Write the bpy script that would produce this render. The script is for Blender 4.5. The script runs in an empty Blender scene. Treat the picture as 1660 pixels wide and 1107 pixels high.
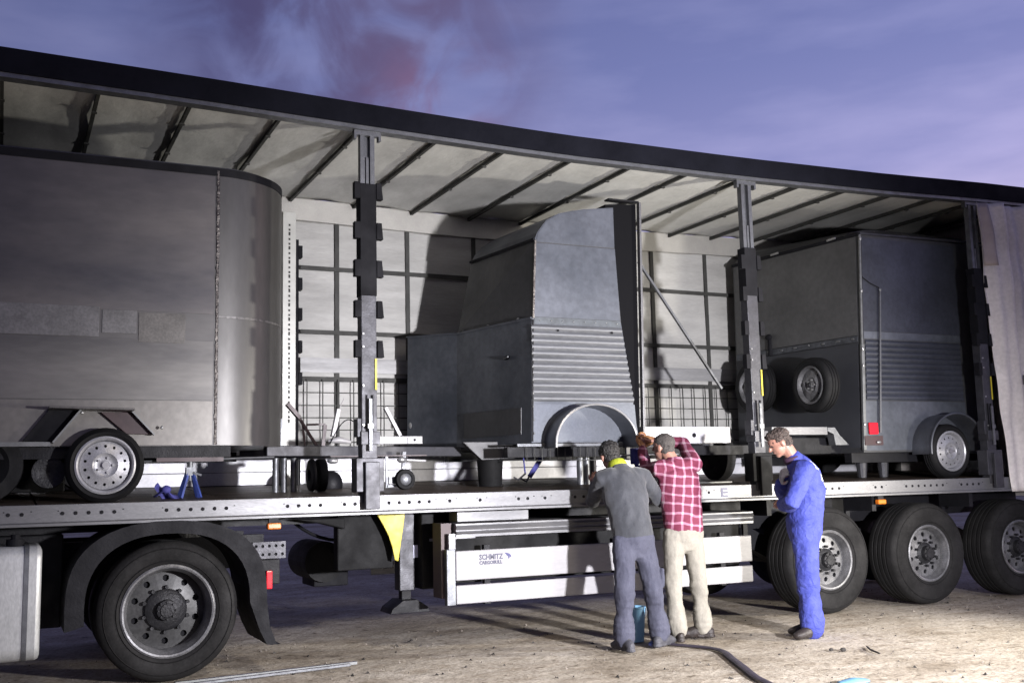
import bpy, bmesh, math, random
from math import sin, cos, pi, radians, sqrt, atan2
from mathutils import Vector, Matrix, noise
random.seed(7)
S = bpy.context.scene
COL = S.collection

# ------------------------------------------------------------------ camera
cam_d = bpy.data.cameras.new('camera'); cam = bpy.data.objects.new('camera', cam_d); COL.objects.link(cam); S.camera = cam
yaw, pitch, roll = radians(25.704), radians(7.419), radians(-1.3587)
Fv = Vector((sin(yaw)*cos(pitch), cos(yaw)*cos(pitch), sin(pitch)))
Rv = Vector((cos(yaw), -sin(yaw), 0)); Uv = Rv.cross(Fv)
r_ = cos(roll)*Rv + sin(roll)*Uv; u_ = -sin(roll)*Rv + cos(roll)*Uv
cam.matrix_world = Matrix(((r_.x, u_.x, -Fv.x, 0), (r_.y, u_.y, -Fv.y, -7.8), (r_.z, u_.z, -Fv.z, 1.31), (0, 0, 0, 1)))
cam_d.sensor_width = 36; cam_d.lens = 36*1720/1660; cam_d.clip_end = 3000; cam_d.clip_start = .05
S.render.resolution_x = 1024; S.render.resolution_y = 682
S.view_settings.view_transform = 'Standard'; S.view_settings.look = 'None'
S.view_settings.exposure = 0; S.view_settings.gamma = 1

# ------------------------------------------------------------------ dusk sky
W = bpy.data.worlds.new('World'); S.world = W; W.use_nodes = True
nt = W.node_tree; nt.nodes.clear(); N = nt.nodes; L = nt.links
def wn(t, **k):
    n = N.new(t)
    for a, b in k.items(): setattr(n, a, b)
    return n
out = wn('ShaderNodeOutputWorld'); bg = wn('ShaderNodeBackground'); L.new(bg.outputs[0], out.inputs[0])
tc = wn('ShaderNodeTexCoord'); sep = wn('ShaderNodeSeparateXYZ'); L.new(tc.outputs['Generated'], sep.inputs[0])
ramp = wn('ShaderNodeValToRGB'); L.new(sep.outputs[2], ramp.inputs[0])
e = ramp.color_ramp.elements
e[0].position = 0.0; e[0].color = (.38, .30, .50, 1)
e[1].position = 1.0; e[1].color = (.020, .030, .12, 1)
for p, c in ((.18, (.36, .335, .58)), (.27, (.245, .25, .51)), (.36, (.165, .185, .42)), (.48, (.115, .135, .335)), (.7, (.05, .065, .19))):
    q = e.new(p); q.color = (*c, 1)
# brighter lavender towards the sunset side (+X)
mr = wn('ShaderNodeMapRange'); mr.inputs[1].default_value = -.1; mr.inputs[2].default_value = .75; mr.inputs[3].default_value = .80; mr.inputs[4].default_value = 1.36
L.new(sep.outputs[0], mr.inputs[0])
mx = wn('ShaderNodeVectorMath', operation='SCALE'); L.new(ramp.outputs[0], mx.inputs[0]); L.new(mr.outputs[0], mx.inputs[3])
# dusk physical sky adds a little
sky = wn('ShaderNodeTexSky'); sky.sky_type = 'NISHITA'; sky.sun_disc = False; sky.sun_elevation = radians(1.0); sky.sun_rotation = radians(75)
sk = wn('ShaderNodeVectorMath', operation='SCALE'); L.new(sky.outputs[0], sk.inputs[0]); sk.inputs[3].default_value = .05
ad = wn('ShaderNodeVectorMath', operation='ADD'); L.new(mx.outputs[0], ad.inputs[0]); L.new(sk.outputs[0], ad.inputs[1])
# soft streaky cloud veil
mp = wn('ShaderNodeMapping'); mp.inputs['Scale'].default_value = (2.2, 2.2, 9); mp.inputs['Rotation'].default_value = (0, .12, 0); L.new(tc.outputs['Generated'], mp.inputs[0])
nz = wn('ShaderNodeTexNoise'); nz.inputs['Scale'].default_value = 2.2; nz.inputs['Detail'].default_value = 6; L.new(mp.outputs[0], nz.inputs[0])
vr = wn('ShaderNodeValToRGB'); L.new(nz.outputs[0], vr.inputs[0]); vr.color_ramp.elements[0].position = .40; vr.color_ramp.elements[0].color = (.82, .83, .88, 1); vr.color_ramp.elements[1].position = .68; vr.color_ramp.elements[1].color = (1.18, 1.12, 1.06, 1)
vm = wn('ShaderNodeVectorMath', operation='MULTIPLY'); L.new(ad.outputs[0], vm.inputs[0]); L.new(vr.outputs[0], vm.inputs[1])
# mauve evening cloud: ragged, leaning, thickest over the trailer roof
def dist_mask(cx, cy, cz, r0, r1, sx=1, sz=1):
    m = wn('ShaderNodeVectorMath', operation='SUBTRACT'); L.new(tc.outputs['Generated'], m.inputs[0]); m.inputs[1].default_value = (cx, cy, cz)
    s = wn('ShaderNodeVectorMath', operation='MULTIPLY'); L.new(m.outputs[0], s.inputs[0]); s.inputs[1].default_value = (sx, .4, sz)
    n2 = wn('ShaderNodeTexNoise'); n2.inputs['Scale'].default_value = 9; n2.inputs['Detail'].default_value = 5; L.new(tc.outputs['Generated'], n2.inputs[0])
    n3 = wn('ShaderNodeVectorMath', operation='SUBTRACT'); L.new(n2.outputs['Color'], n3.inputs[0]); n3.inputs[1].default_value = (.5, .5, .5)
    n4 = wn('ShaderNodeVectorMath', operation='SCALE'); L.new(n3.outputs[0], n4.inputs[0]); n4.inputs[3].default_value = .10
    a = wn('ShaderNodeVectorMath', operation='ADD'); L.new(s.outputs[0], a.inputs[0]); L.new(n4.outputs[0], a.inputs[1])
    l = wn('ShaderNodeVectorMath', operation='LENGTH'); L.new(a.outputs[0], l.inputs[0])
    r = wn('ShaderNodeMapRange'); r.interpolation_type = 'SMOOTHSTEP'; r.inputs[1].default_value = r0; r.inputs[2].default_value = r1; r.inputs[3].default_value = 1; r.inputs[4].default_value = 0
    L.new(l.outputs['Value'], r.inputs[0]); return r
def cloud(src, mask, colr, amt):
    n2 = wn('ShaderNodeTexNoise'); n2.inputs['Scale'].default_value = 13; n2.inputs['Detail'].default_value = 7; n2.inputs['Distortion'].default_value = .6; L.new(tc.outputs['Generated'], n2.inputs[0])
    r = wn('ShaderNodeMapRange'); r.interpolation_type = 'SMOOTHSTEP'; r.inputs[1].default_value = .32; r.inputs[2].default_value = .62; L.new(n2.outputs[0], r.inputs[0])
    m = wn('ShaderNodeMath', operation='MULTIPLY'); L.new(mask.outputs[0], m.inputs[0]); L.new(r.outputs[0], m.inputs[1])
    m2 = wn('ShaderNodeMath', operation='MULTIPLY'); L.new(m.outputs[0], m2.inputs[0]); m2.inputs[1].default_value = amt
    mixn = wn('ShaderNodeMix', data_type='RGBA'); L.new(m2.outputs[0], mixn.inputs[0]); L.new(src.outputs[0] if src.bl_idname != 'ShaderNodeMix' else src.outputs[2], mixn.inputs[6]); mixn.inputs[7].default_value = (*colr, 1)
    return mixn
c1 = cloud(vm, dist_mask(.205, .87, .42, .03, .15, .95, .7), (.075, .070, .175), .95)
c2 = cloud(c1, dist_mask(.315, .87, .42, .02, .17, 1.0, .6), (.13, .10, .21), .92)
c3 = cloud(c2, dist_mask(.345, .87, .335, .006, .075), (.30, .17, .30), .85)
L.new(c3.outputs[2], bg.inputs[0]); bg.inputs[1].default_value = .95

# ------------------------------------------------------------------ lights
sd = bpy.data.lights.new('sun', 'SUN'); sd.energy = .12; sd.angle = radians(12); sd.color = (1, .72, .62)
so = bpy.data.objects.new('sun', sd); COL.objects.link(so)
so.rotation_euler = Vector((-.93, .25, -.18)).to_track_quat('-Z', 'Y').to_euler()
def lamp(name, loc, target, power, colr, size, angle=110, blend=.6):
    d = bpy.data.lights.new(name, 'SPOT'); d.energy = power; d.color = colr; d.shadow_soft_size = size
    d.spot_size = radians(angle); d.spot_blend = blend
    o = bpy.data.objects.new(name, d); COL.objects.link(o); o.location = loc
    o.rotation_euler = (Vector(target)-Vector(loc)).to_track_quat('-Z', 'Y').to_euler(); return o
lamp('work_lamp_white', (4.75, -7.4, 1.45), (4.8, 0, .35), 7400, (.97, .95, 1), .13, 82, 1)
lamp('work_lamp_warm', (9.3, -3.6, 1.25), (1.4, 2.3, 2.4), 1900, (1, .945, .85), .16, 95, .9)
lamp('ground_fill_lamp', (3.8, -8.2, 7.5), (4.4, -2.6, 0.0), 1400, (1, .87, .66), .8, 72, 1)  # unseen overhead lamp, added to brighten the ground

# ------------------------------------------------------------------ materials
def rgb(c): return (c[0], c[1], c[2], 1)
MATS = {}
def mat(name, col, rough=.6, metal=0, var=.0, vscale=4, col2=None, bump=0, bscale=60, stretch=(1, 1, 1), thr=(.35, .65), spec=.5, fine=0, sheen=0, trans=0):
    if name in MATS: return MATS[name]
    m = bpy.data.materials.new(name); m.use_nodes = True; n = m.node_tree.nodes; l = m.node_tree.links
    b = n['Principled BSDF']; b.inputs['Roughness'].default_value = rough; b.inputs['Metallic'].default_value = metal
    b.inputs['Specular IOR Level'].default_value = spec
    if sheen: b.inputs['Sheen Weight'].default_value = sheen
    if trans: b.inputs['Transmission Weight'].default_value = trans
    t = n.new('ShaderNodeTexCoord'); mpp = n.new('ShaderNodeMapping'); l.new(t.outputs['Object'], mpp.inputs[0]); mpp.inputs['Scale'].default_value = stretch
    if col2 is None and var: col2 = tuple(c*(1-var) for c in col)
    if col2 is not None:
        a = n.new('ShaderNodeTexNoise'); a.inputs['Scale'].default_value = vscale; a.inputs['Detail'].default_value = 8; a.inputs['Roughness'].default_value = .6; l.new(mpp.outputs[0], a.inputs[0])
        r = n.new('ShaderNodeValToRGB'); l.new(a.outputs[0], r.inputs[0]); r.color_ramp.elements[0].position = thr[0]; r.color_ramp.elements[1].position = thr[1]
        r.color_ramp.elements[0].color = rgb(col2); r.color_ramp.elements[1].color = rgb(col)
        last = r.outputs[0]
        if fine:
            f = n.new('ShaderNodeTexNoise'); f.inputs['Scale'].default_value = vscale*14; f.inputs['Detail'].default_value = 5; l.new(mpp.outputs[0], f.inputs[0])
            fr = n.new('ShaderNodeMapRange'); fr.inputs[1].default_value = .35; fr.inputs[2].default_value = .65; fr.inputs[3].default_value = 1-fine; fr.inputs[4].default_value = 1+fine*.5; l.new(f.outputs[0], fr.inputs[0])
            vm_ = n.new('ShaderNodeVectorMath'); vm_.operation = 'SCALE'; l.new(last, vm_.inputs[0]); l.new(fr.outputs[0], vm_.inputs[3]); last = vm_.outputs[0]
        l.new(last, b.inputs['Base Color'])
        rr = n.new('ShaderNodeMapRange'); rr.inputs[1].default_value = .3; rr.inputs[2].default_value = .7; rr.inputs[3].default_value = min(1, rough*1.15); rr.inputs[4].default_value = rough*.85; l.new(a.outputs[0], rr.inputs[0]); l.new(rr.outputs[0], b.inputs['Roughness'])
    else: b.inputs['Base Color'].default_value = rgb(col)
    if bump:
        a2 = n.new('ShaderNodeTexNoise'); a2.inputs['Scale'].default_value = bscale; a2.inputs['Detail'].default_value = 5; l.new(mpp.outputs[0], a2.inputs[0])
        bp = n.new('ShaderNodeBump'); bp.inputs['Strength'].default_value = bump; bp.inputs['Distance'].default_value = .02; l.new(a2.outputs[0], bp.inputs['Height']); l.new(bp.outputs[0], b.inputs['Normal'])
    MATS[name] = m; return m
M = {}
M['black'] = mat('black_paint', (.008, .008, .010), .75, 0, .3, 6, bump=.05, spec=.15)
M['blackmetal'] = mat('black_chassis_paint', (0.0090, 0.0090, 0.0110), .55, 0, .4, 8, bump=.15, bscale=90, spec=.2)
M['roofrail'] = mat('dark_blue_black_tarp_edge', (.005, .0055, .010), .8, 0, .3, 3, bump=.2, bscale=12, spec=.12)
M['alu'] = mat('dull_aluminium', (.135, .135, .14), .42, .35, .25, 5, bump=.08, bscale=40, stretch=(.4, 1, 2), fine=.12)
M['galv'] = mat('galvanised_steel', (0.1500, 0.1550, 0.1650), .45, .6, .35, 14, bump=.06, bscale=70, fine=.2)
M['galvdark'] = mat('weathered_galvanised', (0.0500, 0.0500, 0.0575), .5, .4, .4, 9, bump=.1, fine=.2)
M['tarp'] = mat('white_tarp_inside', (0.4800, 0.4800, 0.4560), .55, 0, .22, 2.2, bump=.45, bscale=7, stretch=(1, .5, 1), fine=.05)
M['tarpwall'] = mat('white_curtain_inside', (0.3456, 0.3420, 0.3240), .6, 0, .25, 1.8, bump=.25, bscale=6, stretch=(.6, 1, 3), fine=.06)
M['curtain'] = mat('cream_curtain', (.60, .56, .53), .6, 0, .2, 2, bump=.2, bscale=9, fine=.1)
M['slat'] = mat('dark_slat', (.045, .045, .042), .6, 0, .3, 8, spec=.2)
M['wood'] = mat('deck_plywood', (0.0935, 0.0715, 0.0550), .45, 0, .5, 2.5, bump=.25, bscale=35, stretch=(1, 3, 1), fine=.3, spec=.2)
M['rubber'] = mat('tyre_rubber', (.006, .006, .0065), .72, 0, .35, 5, bump=.12, bscale=60, fine=.2, spec=.2)
M['rubberdusty'] = mat('dusty_tyre_rubber', (.014, .0135, .0135), .82, 0, .5, 4, bump=.15, bscale=50, fine=.25, spec=.2)
M['rim'] = mat('silver_rim_paint', (0.3220, 0.3220, 0.3360), .36, .35, .3, 9, fine=.2)
M['rimtruck'] = mat('grimy_alu_rim', (0.1800, 0.1800, 0.1860), .42, .45, .55, 7, fine=.3)
M['rimdark'] = mat('dish_shade_rim', (.05, .05, .05), .5, .3, .8, 4, fine=.3)  # drive wheel disc: shade inside the deep dish put into the colour
M['hub'] = mat('dark_greasy_hub', (.022, .022, .024), .5, .2, .4, 12, bump=.3, spec=.2)
M['fender'] = mat('galvanised_fender', (0.1265, 0.1320, 0.1485), .34, .7, .35, 5, bump=.05, bscale=30, fine=.1)
M['steelA'] = mat('oily_raw_steel', (0.0788, 0.0750, 0.0713), .46, .35, .6, 1.5, col2=(.040, .039, .041), bump=.05, bscale=5, stretch=(.35, 1, 1), thr=(.25, .75), fine=.08)
M['steelA2'] = mat('rust_tinted_steel', (.10, .092, .088), .5, .3, .6, 1.3, col2=(.036, .035, .042), bump=.05, bscale=5, stretch=(.4, 1, 1.2), fine=.08)
M['steelB'] = mat('blue_grey_steel', (.10, .108, .125), .42, .4, .4, 1.3, col2=(.042, .048, .060), bump=.07, bscale=8, fine=.15)
M['steelB2'] = mat('bright_grey_ribbed_steel', (.15, .155, .165), .38, .4, .35, 3, bump=.07, bscale=12, stretch=(.4, 1, 3), fine=.15)
M['steelC'] = mat('dark_grey_steel', (.052, .053, .056), .45, .3, .4, 1.5, bump=.08, bscale=8, fine=.15)
M['steelD'] = mat('navy_grey_steel', (.045, .049, .064), .45, .3, .4, 2, bump=.08, bscale=8, fine=.15)
M['weld'] = mat('bright_weld_seam', (0.1560, 0.1440, 0.1320), .4, .6, .8, 22, col2=(0.0300, 0.0240, 0.0240), bump=.6, bscale=60)
M['bright'] = mat('bare_bright_steel', (0.3500, 0.3500, 0.3500), .3, .6, .3, 20)
M['whitep'] = mat('white_lacquered_plank', (.25, .245, .25), .4, 0, .12, 4, bump=.04, fine=.06, stretch=(.3, 1, 1))
M['whitealu'] = mat('white_side_board', (0.4950, 0.4950, 0.5250), .4, .1, .15, 3, fine=.08)
M['yellow'] = mat('yellow_plate', (.42, .35, .008), .5, 0, .12, 9)
M['red'] = mat('red_lens', (.55, .01, .02), .2, 0, .1, 9)
M['orange'] = mat('orange_lens', (.55, .14, .01), .25, 0, .2, 9)
M['redpaint'] = mat('dark_red_primer', (.028, .008, .010), .5, 0, .3, 5)
M['text'] = mat('dark_print', (.06, .06, .09), .6)
M['navy'] = mat('navy_print', (.02, .02, .10), .5)
M['blue'] = mat('blue_paint', (0.0300, 0.0500, 0.2000), .45, 0, .4, 12)
M['strap'] = mat('blue_ratchet_strap', (.035, .035, .18), .8, 0, .3, 30)
M['hose'] = mat('dark_flat_hose', (.035, .028, .045), .6, 0, .3, 8, bump=.2)
M['lightblue'] = mat('light_blue_plastic', (0.1400, 0.2940, 0.4340), .45, 0, .15, 8)
M['sticker'] = mat('pale_sticker', (.55, .57, .70), .5, 0, .12, 30)
M['tank'] = mat('brushed_tank', (.50, .51, .50), .42, .35, .25, 6, bump=.05, fine=.12, stretch=(1, 1, .4))
M['skin'] = mat('skin', (0.3000, 0.1500, 0.1080), .5, 0, .2, 25, fine=.1, sheen=.1)
M['glove'] = mat('orange_brown_work_glove', (0.3120, 0.1500, 0.0600), .75, 0, .4, 40, bump=.4)
M['whiteglove'] = mat('white_work_glove', (0.3300, 0.3300, 0.3480), .8, 0, .3, 40, bump=.4)
M['hairblack'] = mat('black_hair', (.010, .008, .007), .55, 0, .6, 80, bump=.8, bscale=160, stretch=(1, 1, .3))
M['hairgrey'] = mat('short_grey_hair', (0.0720, 0.0630, 0.0570), .7, 0, .5, 90, bump=.7, bscale=180)
M['hairbrown'] = mat('tousled_brown_hair', (0.0600, 0.0408, 0.0330), .6, 0, .7, 60, bump=1, bscale=90)
M['greycloth'] = mat('grey_work_sweater', (0.0425, 0.0450, 0.0525), .85, 0, .3, 10, bump=.8, bscale=9, stretch=(1, 1, .5), sheen=.2, fine=.12, spec=.2)
M['greytrouser'] = mat('blue_grey_work_trousers', (.056, .058, .082), .85, 0, .25, 9, bump=.9, bscale=10, stretch=(1, 1, .55), fine=.1, spec=.2)
M['cream'] = mat('cream_trousers', (0.2250, 0.2115, 0.1800), .85, 0, .2, 8, bump=.8, bscale=10, stretch=(1, 1, .55), fine=.08, spec=.2)
M['boot'] = mat('grey_work_boot', (0.0420, 0.0420, 0.0510), .7, 0, .4, 20, bump=.3)
M['shoe'] = mat('dark_brown_shoe', (0.0210, 0.0150, 0.0132), .6, 0, .4, 20, bump=.3)
M['hiviz'] = mat('neon_yellow_collar', (0.2750, 0.3100, 0.0150), .7, 0, .15, 20, bump=.2)
M['darkcollar'] = mat('dark_maroon_collar', (.03, .01, .03), .8)
M['debris'] = mat('dark_debris', (.03, .026, .022), .8, 0, .4, 30)
M['stone'] = mat('pale_gravel', (.17, .15, .125), .85, 0, .4, 30)
M['steelbar'] = mat('grey_steel_bar', (0.1650, 0.1700, 0.1700), .4, .4, .4, 12)

def plaid_material():
    m = bpy.data.materials.new('red_plaid_cotton'); m.use_nodes = True; n = m.node_tree.nodes; l = m.node_tree.links
    b = n['Principled BSDF']; b.inputs['Roughness'].default_value = .85
    t = n.new('ShaderNodeTexCoord'); nz = n.new('ShaderNodeTexNoise'); nz.inputs['Scale'].default_value = 5; l.new(t.outputs['Object'], nz.inputs[0])
    s = n.new('ShaderNodeVectorMath'); s.operation = 'SCALE'; l.new(nz.outputs['Color'], s.inputs[0]); s.inputs[3].default_value = .05
    a = n.new('ShaderNodeVectorMath'); a.operation = 'ADD'; l.new(t.outputs['Object'], a.inputs[0]); l.new(s.outputs[0], a.inputs[1])
    rot = n.new('ShaderNodeMapping'); rot.inputs['Rotation'].default_value = (0, radians(-7), radians(20)); l.new(a.outputs[0], rot.inputs[0])
    sp = n.new('ShaderNodeSeparateXYZ'); l.new(rot.outputs[0], sp.inputs[0])
    def stripe(o, per, off, w):
        m1 = n.new('ShaderNodeMath'); m1.operation = 'MULTIPLY_ADD'; l.new(o, m1.inputs[0]); m1.inputs[1].default_value = 1/per; m1.inputs[2].default_value = off+20
        f = n.new('ShaderNodeMath'); f.operation = 'FRACT'; l.new(m1.outputs[0], f.inputs[0])
        c = n.new('ShaderNodeMapRange'); c.interpolation_type = 'SMOOTHSTEP'; c.inputs[1].default_value = w-.04; c.inputs[2].default_value = w+.04; c.inputs[3].default_value = 1; c.inputs[4].default_value = 0
        d = n.new('ShaderNodeMath'); d.operation = 'SUBTRACT'; l.new(f.outputs[0], d.inputs[0]); d.inputs[1].default_value = .5
        e_ = n.new('ShaderNodeMath'); e_.operation = 'ABSOLUTE'; l.new(d.outputs[0], e_.inputs[0]); l.new(e_.outputs[0], c.inputs[0]); return c.outputs[0]
    sx = stripe(sp.outputs[0], .079, .1, .12); sz = stripe(sp.outputs[2], .077, .3, .12)
    ad_ = n.new('ShaderNodeMath'); ad_.operation = 'ADD'; l.new(sx, ad_.inputs[0]); l.new(sz, ad_.inputs[1])
    r = n.new('ShaderNodeValToRGB'); l.new(ad_.outputs[0], r.inputs[0])
    mm = n.new('ShaderNodeMath'); mm.operation = 'MULTIPLY'; l.new(ad_.outputs[0], mm.inputs[0]); mm.inputs[1].default_value = .5; l.new(mm.outputs[0], r.inputs[0])
    r.color_ramp.elements[0].color = (.10, .008, .028, 1); r.color_ramp.elements[0].position = .05
    r.color_ramp.elements[1].color = (.34, .24, .27, 1); r.color_ramp.elements[1].position = .95
    q = r.color_ramp.elements.new(.5); q.color = (.24, .10, .15, 1)
    l.new(r.outputs[0], b.inputs['Base Color'])
    bn = n.new('ShaderNodeTexNoise'); bn.inputs['Scale'].default_value = 20; l.new(t.outputs['Object'], bn.inputs[0])
    bp = n.new('ShaderNodeBump'); bp.inputs['Strength'].default_value = .4; bp.inputs['Distance'].default_value = .02; l.new(bn.outputs[0], bp.inputs['Height']); l.new(bp.outputs[0], b.inputs['Normal'])
    return m
M['plaid'] = plaid_material()

def coverall_material():
    m = bpy.data.materials.new('royal_blue_coverall_cotton'); m.use_nodes = True; n = m.node_tree.nodes; l = m.node_tree.links
    b = n['Principled BSDF']; b.inputs['Roughness'].default_value = .8
    t = n.new('ShaderNodeTexCoord'); nz = n.new('ShaderNodeTexNoise'); nz.inputs['Scale'].default_value = 9; nz.inputs['Detail'].default_value = 5; l.new(t.outputs['Object'], nz.inputs[0])
    r = n.new('ShaderNodeValToRGB'); l.new(nz.outputs[0], r.inputs[0]); r.color_ramp.elements[0].position = .3; r.color_ramp.elements[1].position = .7
    r.color_ramp.elements[0].color = (.018, .027, .19, 1); r.color_ramp.elements[1].color = (.040, .052, .25, 1)
    last = r.outputs[0]
    def patch(last, c, rad):
        sb = n.new('ShaderNodeVectorMath'); sb.operation = 'SUBTRACT'; l.new(t.outputs['Object'], sb.inputs[0]); sb.inputs[1].default_value = c
        dv = n.new('ShaderNodeVectorMath'); dv.operation = 'DIVIDE'; l.new(sb.outputs[0], dv.inputs[0]); dv.inputs[1].default_value = rad
        ln = n.new('ShaderNodeVectorMath'); ln.operation = 'LENGTH'; l.new(dv.outputs[0], ln.inputs[0])
        ns = n.new('ShaderNodeTexNoise'); ns.inputs['Scale'].default_value = 26; ns.inputs['Detail'].default_value = 3; l.new(t.outputs['Object'], ns.inputs[0])
        sm = n.new('ShaderNodeMath'); sm.operation = 'MULTIPLY_ADD'; l.new(ns.outputs[0], sm.inputs[0]); sm.inputs[1].default_value = -1.6; sm.inputs[2].default_value = .8
        sm2 = n.new('ShaderNodeMath'); sm2.operation = 'ADD'; l.new(sm.outputs[0], sm2.inputs[0]); l.new(ln.outputs['Value'], sm2.inputs[1])
        mr_ = n.new('ShaderNodeMapRange'); mr_.interpolation_type = 'SMOOTHSTEP'; mr_.inputs[1].default_value = .85; mr_.inputs[2].default_value = 1.05; mr_.inputs[3].default_value = 1; mr_.inputs[4].default_value = 0; l.new(sm2.outputs[0], mr_.inputs[0])
        mi = n.new('ShaderNodeMix'); mi.data_type = 'RGBA'; l.new(mr_.outputs[0], mi.inputs[0]); l.new(last, mi.inputs[6]); mi.inputs[7].default_value = (.36, .37, .42, 1); return mi.outputs[2]
    last = patch(last, (.04, -.14, 1.385), (.055, .07, .05)); last = patch(last, (.12, -.10, 1.265), (.05, .08, .034))
    l.new(last, b.inputs['Base Color'])
    bn = n.new('ShaderNodeTexNoise'); bn.inputs['Scale'].default_value = 17; bn.inputs['Detail'].default_value = 3; bn.inputs['Distortion'].default_value = 1.2; l.new(t.outputs['Object'], bn.inputs[0])
    bp = n.new('ShaderNodeBump'); bp.inputs['Strength'].default_value = .55; bp.inputs['Distance'].default_value = .03; l.new(bn.outputs[0], bp.inputs['Height']); l.new(bp.outputs[0], b.inputs['Normal'])
    return m
M['coverall'] = coverall_material()

def ground_material():
    m = bpy.data.materials.new('gritty_sandy_asphalt'); m.use_nodes = True; n = m.node_tree.nodes; l = m.node_tree.links
    b = n['Principled BSDF']; b.inputs['Roughness'].default_value = .9; b.inputs['Specular IOR Level'].default_value = .2
    t = n.new('ShaderNodeTexCoord')
    def nse(sc, det=8, ro=.6):
        a = n.new('ShaderNodeTexNoise'); a.inputs['Scale'].default_value = sc; a.inputs['Detail'].default_value = det; a.inputs['Roughness'].default_value = ro; l.new(t.outputs['Object'], a.inputs[0]); return a
    def rp(src, p0, c0, p1, c1):
        r = n.new('ShaderNodeValToRGB'); l.new(src, r.inputs[0]); r.color_ramp.elements[0].position = p0; r.color_ramp.elements[0].color = rgb(c0); r.color_ramp.elements[1].position = p1; r.color_ramp.elements[1].color = rgb(c1); return r
    def mul(a, b_):
        v = n.new('ShaderNodeVectorMath'); v.operation = 'MULTIPLY'; l.new(a, v.inputs[0]); l.new(b_, v.inputs[1]); return v.outputs[0]
    base = rp(nse(1.1).outputs[0], .35, (.36, .32, .265), .68, (.49, .45, .39))
    pat = rp(nse(.45, 5).outputs[0], .36, (.72, .70, .66), .6, (1.05, 1.05, 1.05))
    speck = rp(nse(38, 4, .7).outputs[0], .33, (.55, .52, .48), .56, (1.06, 1.06, 1.05))
    spots = rp(nse(9, 3, .5).outputs[0], .27, (.45, .42, .38), .38, (1, 1, 1))
    def streak(sc, st, p0, p1, c0):
        mp_ = n.new('ShaderNodeMapping'); mp_.inputs['Scale'].default_value = st; mp_.inputs['Rotation'].default_value = (0, 0, .12); l.new(t.outputs['Object'], mp_.inputs[0])
        a = n.new('ShaderNodeTexNoise'); a.inputs['Scale'].default_value = sc; a.inputs['Detail'].default_value = 6; a.inputs['Distortion'].default_value = .5; l.new(mp_.outputs[0], a.inputs[0])
        return rp(a.outputs[0], p0, c0, p1, (1.03, 1.03, 1.03)).outputs[0]
    dirt = mul(streak(1.3, (.55, 1.5, 1), .30, .56, (.82, .80, .77)), streak(2.6, (1, 1.7, 1), .30, .46, (.80, .77, .73)))
    mot = rp(nse(4.5, 6, .65).outputs[0], .34, (.86, .84, .81), .60, (1.05, 1.05, 1.05)).outputs[0]
    sx_ = n.new('ShaderNodeSeparateXYZ'); l.new(t.outputs['Object'], sx_.inputs[0])
    o = mul(mul(mul(dirt, mot), mul(base.outputs[0], pat.outputs[0])), mul(speck.outputs[0], spots.outputs[0]))
    l.new(o, b.inputs['Base Color'])
    h = n.new('ShaderNodeMath'); h.operation = 'MULTIPLY_ADD'; l.new(nse(55, 6, .7).outputs[0], h.inputs[0]); h.inputs[1].default_value = .35; l.new(nse(6, 4).outputs[0], h.inputs[2])
    bp = n.new('ShaderNodeBump'); bp.inputs['Strength'].default_value = .55; bp.inputs['Distance'].default_value = .03; l.new(h.outputs[0], bp.inputs['Height']); l.new(bp.outputs[0], b.inputs['Normal'])
    return m
M['ground'] = ground_material()

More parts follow.
